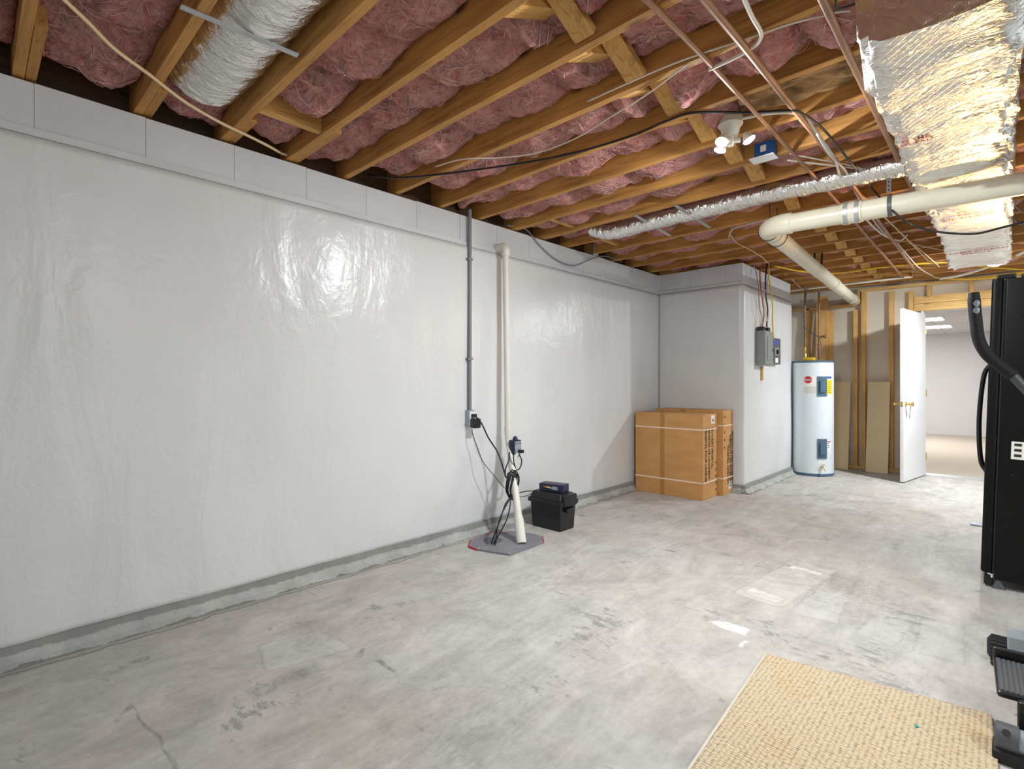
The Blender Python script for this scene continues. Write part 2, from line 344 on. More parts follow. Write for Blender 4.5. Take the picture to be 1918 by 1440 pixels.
# ---------------------------------------------------------------- mesh helpers
class MB:
    def __init__(s): s.v = []; s.f = []
    def add(s, vs, fs):
        o = len(s.v); s.v += [Vector(a) for a in vs]; s.f += [tuple(i+o for i in f) for f in fs]; return s
    def box(s, a, b, mat=None):
        x0, y0, z0 = a; x1, y1, z1 = b
        vs = [Vector(p) for p in ((x0,y0,z0),(x1,y0,z0),(x1,y1,z0),(x0,y1,z0),(x0,y0,z1),(x1,y0,z1),(x1,y1,z1),(x0,y1,z1))]
        if mat: vs = [mat @ p for p in vs]
        return s.add(vs, [(0,3,2,1),(4,5,6,7),(0,1,5,4),(1,2,6,5),(2,3,7,6),(3,0,4,7)])
    def rbox(s, a, b, r=.01, mat=None, seg=3):
        """box with vertical edges rounded and top/bottom chamfered"""
        x0, y0, z0 = a; x1, y1, z1 = b; r = min(r, (x1-x0)/2.01, (y1-y0)/2.01, (z1-z0)/2.01)
        def ring(ins, z):
            out = []
            for cx, cy, a0 in ((x1-r, y1-r, 0), (x0+r, y1-r, 90), (x0+r, y0+r, 180), (x1-r, y0+r, 270)):
                for k in range(seg+1):
                    t = math.radians(a0+90*k/seg); out.append(Vector((cx+(r-ins)*math.cos(t), cy+(r-ins)*math.sin(t), z)))
            return out
        rings = [ring(r*.6, z0), ring(r*.15, z0+r*.3), ring(0, z0+r), ring(0, z1-r), ring(r*.15, z1-r*.3), ring(r*.6, z1)]
        n = len(rings[0]); vs = [p for q in rings for p in q]
        if mat: vs = [mat @ p for p in vs]
        fs = [tuple(range(n))[::-1], tuple(range(5*n, 6*n))]
        for k in range(5):
            for i in range(n): j = (i+1) % n; fs.append((k*n+i, k*n+j, (k+1)*n+j, (k+1)*n+i))
        return s.add(vs, fs)
    def bar(s, p, q, wd, ht, up=(0, 0, 1)):
        """square-section bar from p to q; wd across, ht along up"""
        p, q = Vector(p), Vector(q); d = (q-p).normalized(); side = d.cross(Vector(up)).normalized(); u = side.cross(d).normalized()
        vs = [e + side*a*wd/2 + u*b_*ht/2 for e in (p, q) for a, b_ in ((-1,-1),(1,-1),(1,1),(-1,1))]
        return s.add(vs, [(0,1,2,3),(7,6,5,4),(0,4,5,1),(1,5,6,2),(2,6,7,3),(3,7,4,0)])
    def tube(s, pts, r, seg=8, cap=True, rad=None):
        pts = [Vector(p) for p in pts]; n = len(pts); rings = []
        t0 = (pts[1]-pts[0]).normalized(); ref = Vector((0, 0, 1)) if abs(t0.z) < .9 else Vector((1, 0, 0))
        u = t0.cross(ref).normalized()
        for i, p in enumerate(pts):
            t = (pts[min(i+1, n-1)] - pts[max(i-1, 0)]).normalized()
            u = (u - t*u.dot(t)).normalized(); v = t.cross(u); rr = rad[i] if rad else r
            rings.append([p + (u*math.cos(2*math.pi*k/seg) + v*math.sin(2*math.pi*k/seg))*rr for k in range(seg)])
        fs = []
        for i in range(n-1):
            for k in range(seg): k2 = (k+1) % seg; fs.append((i*seg+k, i*seg+k2, (i+1)*seg+k2, (i+1)*seg+k))
        if cap: fs += [tuple(range(seg))[::-1], tuple(range((n-1)*seg, n*seg))]
        return s.add([q for g in rings for q in g], fs)
    def lathe(s, c, prof, seg=24, axis=(0, 0, 1)):
        """prof = [(radius, height)] along axis from c"""
        c = Vector(c); a = Vector(axis).normalized(); ref = Vector((0, 0, 1)) if abs(a.z) < .9 else Vector((1, 0, 0))
        u = a.cross(ref).normalized(); v = a.cross(u); n = len(prof)
        vs = [c + a*h + (u*math.cos(2*math.pi*k/seg)+v*math.sin(2*math.pi*k/seg))*max(r, 1e-4) for r, h in prof for k in range(seg)]
        fs = [(i*seg+k, i*seg+(k+1) % seg, (i+1)*seg+(k+1) % seg, (i+1)*seg+k) for i in range(n-1) for k in range(seg)]
        return s.add(vs, fs + [tuple(range(seg))[::-1], tuple(range((n-1)*seg, n*seg))])
    def prism(s, pts, vec):
        pts = [Vector(p) for p in pts]; n = len(pts); vec = Vector(vec)
        return s.add(pts + [p+vec for p in pts], [tuple(range(n))[::-1], tuple(range(n, 2*n))] + [(i, (i+1) % n, n+(i+1) % n, n+i) for i in range(n)])
    def sphere(s, c, r, seg=16, sq=(1, 1, 1)):
        c = Vector(c); rings = seg//2; vs = [c+Vector((0, 0, r*sq[2]))]; fs = []
        for i in range(1, rings):
            th = math.pi*i/rings
            vs += [c + Vector((r*sq[0]*math.sin(th)*math.cos(2*math.pi*k/seg), r*sq[1]*math.sin(th)*math.sin(2*math.pi*k/seg), r*sq[2]*math.cos(th))) for k in range(seg)]
        vs.append(c-Vector((0, 0, r*sq[2])))
        for k in range(seg): fs.append((0, 1+k, 1+(k+1) % seg))
        for i in range(rings-2):
            for k in range(seg): a = 1+i*seg+k; b_ = 1+i*seg+(k+1) % seg; fs.append((a, a+seg, b_+seg, b_))
        L = len(vs)-1; o = 1+(rings-2)*seg
        for k in range(seg): fs.append((L, o+(k+1) % seg, o+k))
        return s.add(vs, fs)
    def build(s, name, mat, parent=None, smooth=False, local=False, bevel=0):
        me = bpy.data.meshes.new(name); ob = bpy.data.objects.new(name, me); COL.objects.link(ob)
        if parent is None:
            lo = [min(v[i] for v in s.v) for i in range(3)]; hi = [max(v[i] for v in s.v) for i in range(3)]
            off = Vector(((lo[0]+hi[0])/2, (lo[1]+hi[1])/2, lo[2])); ob.location = off
        else:
            off = Vector((0, 0, 0)); ob.parent = parent
            if not local:
                q = parent
                while q: off = off + q.location; q = q.parent
        me.from_pydata([tuple(v-off) for v in s.v], [], s.f); me.update()
        if mat is not None: me.materials.append(mat if not isinstance(mat, str) else M[mat])
        if smooth:
            for p in me.polygons: p.use_smooth = True
            if smooth != 'all': me.set_sharp_from_angle(angle=math.radians(38))
        if bevel:
            bm_ = ob.modifiers.new('bevel', 'BEVEL'); bm_.width = bevel; bm_.segments = 2; bm_.limit_method = 'ANGLE'
        return ob
def tag(o, label, cat, group=None):
    o['label'] = label; o['category'] = cat
    if group: o['group'] = group
    return o
def struct(o): o['kind'] = 'structure'; return o
def thing(name, label, cat, loc, group=None):
    o = bpy.data.objects.new(name, None); COL.objects.link(o); o.location = loc; o.empty_display_size = .1
    bpy.context.view_layer.update()
    return tag(o, label, cat, group)
def smooth_path(pts, n=8):
    P = [Vector(p) for p in pts]; P = [P[0]*2-P[1]] + P + [P[-1]*2-P[-2]]; out = []
    for i in range(1, len(P)-2):
        for k in range(n):
            t = k/n; a, b_, c, d = P[i-1], P[i], P[i+1], P[i+2]
            out.append(.5*((2*b_) + (c-a)*t + (2*a-5*b_+4*c-d)*t*t + (3*b_-a-3*c+d)*t**3))
    out.append(P[-2]); return out
def cable(name, pts, r, mat, label, cat='cable', parent=None, group=None, seg=7):
    o = MB().tube(smooth_path(pts), r, seg).build(name, mat, parent, smooth='all')
    if parent is None: tag(o, label, cat, group)
    return o
def text(s, name, size, mat, parent, mtx, ext=.0006, font_scale_x=1, spacing=1):
    cu = bpy.data.curves.new(name, 'FONT'); cu.body = s; cu.size = size; cu.extrude = ext; cu.offset = size*(.03 if 'PEDESTAL' in s else .012); cu.space_character = spacing
    cu.align_x = 'CENTER'; cu.align_y = 'CENTER'; cu.resolution_u = 2
    t = bpy.data.objects.new('t', cu); COL.objects.link(t); bpy.context.view_layer.update()
    me = bpy.data.meshes.new_from_object(t.evaluated_get(bpy.context.evaluated_depsgraph_get()))
    bpy.data.objects.remove(t)
    me.transform(mtx @ Matrix.Diagonal((font_scale_x, 1, 1, 1)))
    me.materials.clear(); me.materials.append(M[mat]); me.name = name
    ob = bpy.data.objects.new(name, me); COL.objects.link(ob); ob.parent = parent; return ob
def frame(o, xa, ya):
    """matrix with origin o, text x axis xa, y axis ya"""
    xa = Vector(xa).normalized(); ya = Vector(ya).normalized(); za = xa.cross(ya)
    m = Matrix((xa, ya, za)).transposed().to_4x4(); m.translation = Vector(o); return m
ORD = ['first','second','third','fourth','fifth','sixth','seventh','eighth','ninth','tenth','eleventh','twelfth','thirteenth','fourteenth','fifteenth','sixteenth','seventeenth','eighteenth','nineteenth','twentieth','twenty-first','twenty-second','twenty-third','twenty-fourth','twenty-fifth']

# ---------------------------------------------------------------- structure
WT = 2.47; JB = 2.48; JH = .235; YB = 8.45; BX = .98; BY0 = 5.73; BY1 = 7.42
struct(MB().box((-.25, -2.6, -.1), (6, 8.56, 0)).build('floor', 'floor'))
struct(MB().box((-.25, -2.6, JB+JH), (6, 8.56, JB+JH+.03)).build('ceiling', 'ply'))
def wall_blocks(name, segs, top=WT):
    """painted block wall; the top course is single blocks with joints"""
    mb = MB()
    for (a, b_, depth) in segs:
        a, b_ = Vector(a), Vector(b_); d = (b_-a); L = d.length; d.normalize(); nrm = Vector((d.y, -d.x, 0))   # nrm = into the room
        def slab(t0, t1, z0, z1, out):
            P = [a+d*t0+nrm*out, a+d*t1+nrm*out, a+d*t1-nrm*depth, a+d*t0-nrm*depth]
            mb.add([p+Vector((0, 0, z)) for z in (z0, z1) for p in P], [(0,3,2,1),(4,5,6,7),(0,1,5,4),(1,2,6,5),(2,3,7,6),(3,0,4,7)])
        slab(0, L, 0, top-.005, -.004)
        t = 0; k = 0
        while t < L:
            t1 = min(L, t+.4); slab(t+(.0013 if t else 0), t1-.0013, top-.195, top-random.uniform(0, .006), random.uniform(-.0005, .001)); t = t1; k += 1
    o = struct(mb.build(name, 'block')); return o
wall_blocks('wall_left', [((0, -2.6, 0), (0, BY0, 0), .2)])
wall_blocks('wall_bump', [((0, BY0, 0), (BX, BY0, 0), .12), ((BX, BY0, 0), (BX, BY1, 0), .12)])
struct(MB().box((BX-.4, BY1, 0), (BX-.3, YB+.1, WT)).box((BX-.4, BY1-.1, 0), (BX, BY1, WT)).build('wall_alcove', 'block'))
struct(MB().box((-.25, -2.75, 0), (6, -2.6, JB+JH)).build('wall_front', 'blockwhite'))
struct(MB().box((-.14, -2.6, WT), (-.1, BY0+.2, JB+JH)).build('trim_1', 'ply'))       # rim board above the wall, dark tone stands in for the shaded cavity
# block ledge line above the sheet
struct(MB().box((0, -2.6, WT-.232), (.010, BY0-.01, WT-.198)).build('trim_2', 'block'))
struct(MB().box((.0, BY0-.010, WT-.228), (BX+.01, BY0, WT-.2)).box((BX, BY0, WT-.228), (BX+.01, BY1, WT-.2)).build('trim_3', 'block'))
# kerbs
def kerb(name, pts, outn):
    mb = MB(); 
    a, b_ = Vector(pts[0]), Vector(pts[1]); n = Vector(outn); L = (b_-a).length; K = int(L/.06); d = (b_-a)/K
    prof = [(0, .085), (.035, .083), (.04, .045), (.052, .02), (.085, .004), (.09, -.01), (0, -.01)]
    vs = []; fs = []; m = len(prof)
    for k in range(K+1):
        for (o, z) in prof:
            w_ = noise.noise(Vector((k*.35, o*30, 3)))*.006
            vs.append(a+d*k+n*(o+(w_ if o else 0))+Vector((0, 0, z+(w_*.5 if z > .01 else 0))))
    for k in range(K):
        for i in range(m-1): fs.append((k*m+i, k*m+i+1, (k+1)*m+i+1, (k+1)*m+i))
    fs += [tuple(range(m)), tuple(range(K*m, K*m+m))[::-1]]
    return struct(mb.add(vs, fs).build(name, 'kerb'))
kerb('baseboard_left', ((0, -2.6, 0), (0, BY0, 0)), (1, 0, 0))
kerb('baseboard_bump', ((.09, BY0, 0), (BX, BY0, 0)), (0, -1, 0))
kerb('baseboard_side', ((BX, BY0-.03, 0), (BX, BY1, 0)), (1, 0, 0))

# plastic sheeting ------------------------------------------------
def sheet(name, path, z0, z1, label, step=.035, amp=.012):
    """path = list of (x, y); normal to the right-hand side of travel"""
    cols = []
    for (a, b_) in zip(path[:-1], path[1:]):
        a, b_ = Vector((*a, 0)), Vector((*b_, 0)); L = (b_-a).length; K = max(1, int(L/step)); d = (b_-a)/L; n = Vector((d.y, -d.x, 0))
        for k in range(K + (1 if b_.to_2d() == Vector(path[-1]) else 0)): cols.append((a+d*(L*k/K), n))
    H = int((z1-z0)/.035); vs = []; fs = []
    for i, (p, n) in enumerate(cols):
        for j in range(H+1):
            z = z0+(z1-z0)*j/H
            q = p + Vector((0, 0, z))
            dsp = noise.noise(Vector((p.x*1.6, p.y*1.6, z*.55)))*amp + noise.noise(Vector((p.x*4+7, p.y*4, z*1.4)))*amp*.5
            dsp += max(0, noise.noise(Vector((p.x*3, p.y*3, z*.8+20))))**2*amp*2*(1-z/2.6)
            edge = min(1, (z1-z)/.12+.05, 1)
            vs.append(q + n*(.009 + amp*.6 + dsp*edge))
    for i in range(len(cols)-1):
        for j in range(H): a = i*(H+1)+j; fs.append((a, a+H+1, a+H+2, a+1))
    ob = MB().add(vs, fs).build(name, 'sheet', smooth='all')
    so = ob.modifiers.new('solid', 'SOLIDIFY'); so.thickness = .002; so.offset = -1
    return tag(ob, label, 'plastic sheeting')
sheet('plastic_sheeting', [(0, -2.55), (0, BY0-.004)], .07, WT-.236, 'long glossy white plastic sheet covering the left wall up to the block course')
sheet('plastic_sheeting', [(.004, BY0), (BX, BY0), (BX, BY1)], .07, WT-.236, 'white plastic sheet wrapped around the projecting wall corner behind the cardboard boxes', amp=.009)

# ---------------------------------------------------------------- ceiling: joists, bridging, insulation
JY = [.15, .57, .95, 1.30, 1.66, 2.04, 2.42, 2.81, 3.20, 3.58, 3.97]
while JY[-1] < 8.0: JY.append(JY[-1]+.395)
JY = [-.24, -.63, -1.02, -1.41] [::-1] + JY
VIS = 4      # the first four are behind the camera
for i, y in enumerate(JY):
    mb = MB().box((-.1, y-.019, JB), (5.8, y+.019, JB+JH))
    o = mb.build('ceiling_joist', 'wood_x', bevel=.002)
    lab = ('exposed wooden ceiling joist, %s from the left edge of the photo' % ORD[i-VIS]) if i >= VIS else ('exposed wooden ceiling joist, %s behind the camera' % ORD[VIS-1-i])
    tag(o, lab, 'joist', 'exposed ceiling joists')
SIST = {4: .45, 5: .28, 6: .30, 7: .5, 12: .3, 13: .35}
for i, L in SIST.items():
    o = MB().box((-.09, JY[i]+.021, JB+.004), (L, JY[i]+.057, JB+JH-.02)).build('joist_splice', 'wood_x', bevel=.002)
    tag(o, 'short wooden splice nailed behind the %s joist from the left' % ORD[i-VIS], 'joist splice', 'joist splices by the wall')
# short blocks between joists near wall
for (i, x, zz) in ((6, .42, .0), (12, .36, .01), (14, .3, .02)):
    o = MB().box((x-.019, JY[i]+.021, JB+.01+zz), (x+.019, JY[i+1]-.021, JB+.12)).build('blocking_board', 'wood_y')
    tag(o, 'short wooden block spanning the bay after the %s joist, close to the white wall' % ORD[i-VIS], 'blocking', 'blocking by the wall')
for i in range(VIS+1, len(JY)-1):
    y0, y1 = JY[i]+.019, JY[i+1]-.019
    x = 1.86
    mb = MB(); a = Vector((x, y0+.003, JB+JH-.06)); b_ = Vector((x, y1-.003, JB+.030)); mb.bar(a, b_, .088, .036, up=(0, 0, 1))
    tag(mb.build('bridging_board', 'wood_y', bevel=.002), 'diagonal wooden bridging board dropping toward the %s joist from the left' % ORD[i+1-VIS], 'bridging', 'bridging boards between joists')
    if i < 11:
        mb = MB().bar((x-.1, y0+.003, JB+.03), (x-.1, y1-.003, JB+JH-.06), .088, .036)
        tag(mb.build('bridging_board', 'wood_y', bevel=.002), 'diagonal wooden bridging board rising away from the %s joist from the left' % ORD[i-VIS], 'bridging', 'bridging boards between joists')

def batt(i, x0, x1, label, step=.016, low=0.0, seed=0):
    near_ = i < 12
    y0, y1 = JY[i]+.021, JY[i+1]-.021; W = y1-y0
    rnd = random.Random(100+i*7+seed)
    segs = [x0]
    while segs[-1] < x1-.25: segs.append(min(x1, segs[-1]+rnd.uniform(.26, .5)))
    if segs[-1] < x1: segs[-1] = x1
    amps = [rnd.uniform(.05, .115)+low for _ in segs]; skew = [rnd.uniform(-.12, .12) for _ in segs]
    nx = int((x1-x0)/step); ny = max(8, int(W/step)); vs = []
    for a in range(nx+1):
        for c in range(ny+1):
            x = x0+(x1-x0)*a/nx; v = c/ny
            xs = x + skew[0]*0 + .05*noise.noise(Vector((x*2, v*2, i)))
            xs += (v-.5)*.14*noise.noise(Vector((x*.7, i*3.1, 0)))
            k = 0
            while k < len(segs)-2 and xs > segs[k+1]: k += 1
            t = min(1, max(0, (xs-segs[k])/(segs[k+1]-segs[k])))
            pil = (math.sin(math.pi*t)**.45)*(max(0, math.sin(math.pi*(v*.96+.02)))**.5)
            P = Vector((x*1.0, v*W, i*2.7))
            n1 = noise.noise(P*5.5)*.5; n2 = 1-abs(noise.noise(P*10+Vector((5, 0, 0))))*2; n3 = 1-abs(noise.noise(P*24))*2; n4 = noise.noise(P*52)
            d = amps[k]*pil + (.078*n1 + .022*n2 + .010*n3 + .006*n4)*(.35+.65*pil)
            z = JB + .135 - d + max(0, .16-x)*(.2+.9*noise.noise(Vector((v*3, i*5.1, x*6))))
            if 1.72 < x < 1.93 and (x > 1.80 or i < 11): z = max(z, JB + .225 - .145*v)
            jit = .012*noise.noise(P*14+Vector((0, 9, 0)))*math.sin(math.pi*v)
            vs.append((x+jit*1.5, y0+v*W+jit, max(z, JB-.03 if low else JB-.004)))
    fs = []; m = ny+1
    for a in range(nx):
        for c in range(ny): q = a*m+c; fs.append((q, q+1, q+m+1, q+m))
    nfs = len(fs); wv = []; wf = []
    for _ in range(int((x1-x0)*(110 if near_ else 25))):
        a = rnd.uniform(1, nx-1); c = rnd.uniform(1, ny-1); th = rnd.uniform(0, 6.28); cur = rnd.uniform(-.16, .16); rr = rnd.uniform(.0006, .002); prev = None; lift = rnd.uniform(.001, .007)
        L_ = rnd.randint(5, 11)
        for k in range(L_):
            a += math.cos(th)*.9; c += math.sin(th)*.9; th += cur
            if not (0 < a < nx-1 and 0 < c < ny-1): break
            p = Vector(vs[int(a)*m+int(c)])*.5 + Vector(vs[min(nx, int(a)+1)*m+min(ny, int(c)+1)])*.5
            p = Vector((x0+(x1-x0)*a/nx, y0+W*c/ny, p.z-lift*math.sin(3.14*k/(L_-1))-.001)); r2 = rr*(1-.6*abs(2*k/(L_-1)-1))
            q = len(wv); nrm_ = Vector((-math.sin(th), math.cos(th), 0))*r2
            wv += [p+nrm_, p-nrm_, p-Vector((0, 0, r2*1.2))]
            if prev is not None:
                for e in range(3): wf.append((prev+e, prev+(e+1) % 3, q+(e+1) % 3, q+e))
            prev = q
    # closed top
    ring = [c for c in range(m)] + [a*m+ny for a in range(1, nx+1)] + [nx*m+c for c in range(ny-1, -1, -1)] + [a*m for a in range(nx-1, 0, -1)]
    o = len(vs); vs += [(vs[r][0], vs[r][1], JB+JH-.005) for r in ring]; n = len(ring)
    for k in range(n): k2 = (k+1) % n; fs.append((ring[k], o+k, o+k2, ring[k2]))
    fs.append(tuple(range(o, o+n))[::-1])
    nb = len(fs); ob = MB().add(vs, fs).add(wv, wf).build('insulation_batt', 'insul', smooth='all')
    ob.data.materials.append(M['wisp'])
    for pl in ob.data.polygons[nb:]: pl.material_index = 1
    return tag(ob, label, 'insulation', 'pink insulation between the joists')
for i in range(VIS-1, len(JY)-1):
    nm = ORD[i-VIS] if i >= VIS else None
    if nm is None: lab = 'pink fibreglass insulation filling the bay at the far left edge of the photo'
    else: lab = 'pink insulation in the bay after the %s joist from the left' % nm
    near = i < 12
    st = .016 if near else .026
    if i == 5: batt(i, -.05, .22, 'scrap of pink insulation behind the fat foil duct at the wall', st, 0, 2); continue
    if i == 10:
        batt(i, -.05, 2.08, 'long pink insulation run ending left of the torn kraft paper', st); batt(i, 2.62, 3.5, 'short pink insulation piece right of the torn kraft paper', st, 0, 3)
    elif i == 9: batt(i, .1, 3.5, lab, st, .03)
    elif i == 13: batt(i, -.05, 3.5, lab, st, -.03)
    else: batt(i, random.uniform(-.08, .05), 3.5, lab, st, .0)
# torn kraft facing
def kraft():
    i = 10; y0, y1 = JY[i]+.025, JY[i+1]-.025; x0, x1 = 2.10, 2.60; vs = []; fs = []; nx, ny = 40, 24
    for a in range(nx+1):
        for c in range(ny+1):
            x = x0+(x1-x0)*a/nx; v = c/ny
            z = JB+.10 - .05*math.sin(math.pi*v) + .05*noise.noise(Vector((x*4, v*4, 1))) + .03*math.sin(v*13+x*9)
            vs.append((x, y0+(y1-y0)*v, z))
    for a in range(nx):
        for c in range(ny): q = a*(ny+1)+c; fs.append((q, q+1, q+ny+2, q+ny+1))
    ob = MB().add(vs, fs).build('kraft_paper', 'kraft', smooth='all'); s = ob.modifiers.new('s', 'SOLIDIFY'); s.thickness = .003
    tag(ob, 'torn brown kraft paper sagging between joists beside the copper pipes', 'kraft paper')
kraft()

# ---------------------------------------------------------------- ducts
def flex_duct(path, r, seed, mat='foil', ribs=22, amp=.05, seg=28, sq=1.0):
    P = smooth_path(path, 26); mb = MB(); n = len(P); rad = [r]*n
    mb.tube(P, r, seg)
    k = 0
    for i in range(n):
        for j in range(seg):
            v = mb.v[i*seg+j]; c = P[i]; d = v-c
            f = 1 + amp*noise.noise(Vector((i*.25, j*.9, seed))) + amp*.6*math.sin(i*.9+2*noise.noise(Vector((i*.1, j*.4, seed+3))))
            d = d*f; d.z *= sq; mb.v[i*seg+j] = c + d
    return mb
dt = thing('flexible_duct', 'fat silver foil flexible duct running up between joists at top left', 'duct', (1.0, (JY[5]+JY[6])/2, JB+.02))
yc = (JY[5]+JY[6])/2
flex_duct([(.30, yc, JB+.125), (.5, yc+.01, JB+.122), (.9, yc, JB+.118), (1.4, yc-.005, JB+.118), (2.2, yc, JB+.118), (3.0, yc, JB+.12)], .15, 3, sq=.76).build('foil_jacket', 'foil', dt, smooth='all')
MB().tube([(.20, yc, JB+.16), (.31, yc, JB+.135)], .1, 24).build('duct_collar', 'galv', dt, smooth=True)
# strap under it
pa, pb = at(338, 12, z=JB-.003), at(558, 104, z=JB-.003)
tag(MB().bar(pa, pb, .028, .003).build('metal_strap', 'galv'), 'flat grey metal strap nailed across two joists under the foil duct', 'strap')
# thin foil flex across the room
sd = thing('flexible_duct', 'thin silver foil flexible duct crossing the ceiling above the projecting wall', 'duct', (1.5, 3.78, JB-.05))
flex_duct([(.42, 3.76, JB+.04), (.62, 3.77, JB-.02), (1.0, 3.78, JB-.01), (1.5, 3.80, JB+.0), (2.0, 3.80, JB+.0), (2.61, 3.80, JB-.02)], .074, 9, amp=.05, seg=20, sq=.85).build('foil_jacket', 'foil', sd, smooth='all')
for k, x in enumerate((.95, 1.28)):
    MB().bar((x, 3.56, JB-.006), (x+.07, 4.0, JB-.09), .03, .002).build('hanger_strap', 'galv', sd)
# main trunk
tr = thing('duct_trunk', 'large foil wrapped rectangular air duct hanging under the joists at upper right', 'duct', (2.84, 2.1, 2.3))
def trunk():
    st = [(2.08, 2.665, 3.08, 2.31, 2.72), (2.2, 2.65, 3.08, 2.295, 2.72), (2.4, 2.645, 3.07, 2.285, 2.71), (2.9, 2.655, 3.06, 2.285, 2.66), (3.2, 2.65, 3.05, 2.29, 2.62), (3.6, 2.635, 3.05, 2.30, 2.6), (3.8, 2.63, 3.05, 2.335, 2.58), (3.95, 2.63, 3.05, 2.335, 2.58), (4.15, 2.65, 3.05, 2.30, 2.56), (5.4, 2.65, 3.05, 2.30, 2.54), (6.7, 2.62, 3.05, 2.30, 2.47)]
    vs = []; NS = 40; rows = []
    ys = [2.08+(6.7-2.08)*k/150 for k in range(151)]
    def lerp(y):
        for a, b_ in zip(st[:-1], st[1:]):
            if a[0] <= y <= b_[0]+1e-6: t = (y-a[0])/(b_[0]-a[0]); return [a[i]+(b_[i]-a[i])*t for i in range(1, 5)]
        return st[-1][1:]
    for y in ys:
        x0, x1, z0, z1 = lerp(y); cx, cz = (x0+x1)/2, (z0+z1)/2; z1 = min(z1, 2.715)
        if y > 2.35: z1 = min(z1, JB-.004) ; cz = (z0+z1)/2
        hx, hz = (x1-x0)/2, (z1-z0)/2
        for k in range(NS):
            t = 2*math.pi*k/NS; e = .32
            cx_ = math.copysign(abs(math.cos(t))**e, math.cos(t)); sz_ = math.copysign(abs(math.sin(t))**e, math.sin(t))
            wr = .006*math.sin(y*150+5*noise.noise(Vector((k*.3, y*2, 0)))) if (3.1 < y < 4.5 or y > 6.2) else 0
            n_ = noise.noise(Vector((k*.35, y*6, 2)))*.018 + (1-2*abs(noise.noise(Vector((k*.5, y*9, 8)))))*.007 + noise.noise(Vector((k*.9, y*16, 5)))*.006 + wr
            zz = cz+sz_*hz; low_ = 1 if zz < cz else .3
            yj = (1.5*n_ if 0 < y-2.08 else 0)
            vs.append((cx+cx_*(hx+n_), y+yj, zz-n_*low_ if zz < cz else min(zz, 2.714 if y < 2.35 else JB-.003)))
    fs = []
    for i in range(len(ys)-1):
        for k in range(NS): k2 = (k+1) % NS; fs.append((i*NS+k, i*NS+k2, (i+1)*NS+k2, (i+1)*NS+k))
    fs += [tuple(range(NS))[::-1], tuple(range((len(ys)-1)*NS, len(ys)*NS))]
    MB().add(vs, fs).build('foil_wrap', 'foil_scrim', tr, smooth=True)
trunk()
def trunk_text(lines, y, x, size):
    for k, s in enumerate(lines):
        mt = frame((x, y+k*size*1.3, 2.279), (1, 0, 0), (0, -1, 0))
        text(s, 'printing', size, 'redink', tr, Matrix.Translation(-tr.location) @ mt, .0004)
trunk_text(('FLAME', 'SPREAD'), 2.95, 2.73, .035)
trunk_text(('FSK', 'UL CLASS'), 4.5, 2.84, .06)
trunk_text(('FLAME SPREAD', 'SMOKE'), 5.8, 2.84, .06)

# ---------------------------------------------------------------- pipes
# copper pipes along the room
def ppath(pxs, z): return [at(px, py, z=z) for px, py in pxs]
zc = JB-.012
tag(MB().tube(smooth_path([at(1180, -30, z=zc), at(1278, 65, z=zc), at(1385, 178, z=zc), at(1491, 293, z=zc), at(1585, 397, z=zc), at(1700, 530, z=zc-.0)], 4), .011, 10).build('copper_pipe', 'copper', smooth='all'), 'leftmost thin copper pipe running under the joists beside the ceiling light', 'pipe')
tag(MB().tube(smooth_path([at(1302, -24, z=zc-.01), at(1321, 0, z=zc-.01), at(1407, 103, z=zc-.01), at(1498, 217, z=zc-.01), at(1560, 295, z=zc), at(1625, 385, z=zc), at(1715, 508, z=zc)], 4), .014, 10).build('copper_pipe', 'copper', smooth='all'), 'middle copper pipe under the joists with white cables strapped along it', 'pipe')
tag(MB().tube(smooth_path([at(1530, -25, z=zc), at(1541, 0, z=zc), at(1612, 150, z=zc), at(1665, 262, z=zc), at(1720, 375, z=zc)], 4), .014, 10).build('copper_pipe', 'copper', smooth='all'), 'copper pipe running tight beside the left edge of the large foil duct', 'pipe')
# bent white tube
tag(MB().tube(smooth_path([at(1390, -10, z=JB-.02), at(1408, 30, z=JB-.02), at(1424, 58, z=JB-.02), at(1424, 72, z=JB-.022), at(1410, 88, z=JB-.02), at(1375, 108, z=JB-.018), at(1328, 130, z=JB-.016)]), .008, 8).build('plastic_tube', 'whitecable', smooth='all'), 'bent thin white water tube crossing the copper pipes near the top', 'tube')
# large PVC drain
YP = 3.87
pv = thing('drain_pipe', 'thick white plastic drain pipe with elbow hanging below the joists', 'pipe', (1.79, YP, 2.27))
PR = .061; e0 = Vector((1.80, YP, 2.272)); e1 = Vector((1.52, 8.42, 2.30)); r0 = Vector((4.6, YP+.02, 2.205))
du = (r0-e0).normalized(); dv = (e1-e0).normalized()
el = smooth_path([e0+du*.17, e0+du*.11, e0+du*.05+dv*.03, e0+dv*.09+du*.005, e0+dv*.16], 6)
MB().tube([e0+du*.16, r0], PR, 24).build('pipe_run', 'pvc', pv, smooth=True)
MB().tube([e0+dv*.14, e1], PR*.98, 24).build('pipe_run', 'pvc', pv, smooth=True)
MB().tube(el, PR*1.14, 24).build('elbow', 'pvc', pv, smooth='all')
for t in (.22, 2.75, 4.2):
    q = e0+dv*t; MB().tube([q, q+dv*.11], PR*1.1, 24).build('coupling', 'pvc', pv, smooth=True)
q = e0+du*.52; MB().tube([q-du*.055, q+du*.055], PR*1.1, 24).build('coupling', 'pvc', pv, smooth=True)
for s_ in (-.03, .03):
    MB().tube([q+du*(s_-.012), q+du*(s_+.012)], PR*1.16, 24).build('hose_clamp', 'galv', pv, smooth=True)
hp = at(1668, 400, y=YP)
hq = e0+du*((hp.x-e0.x)/du.x)
ring = [hq + Vector((0, math.cos(a)*PR*1.04, math.sin(a)*PR*1.04)) for a in [math.pi*2*k/24 for k in range(25)]]
hb = MB()
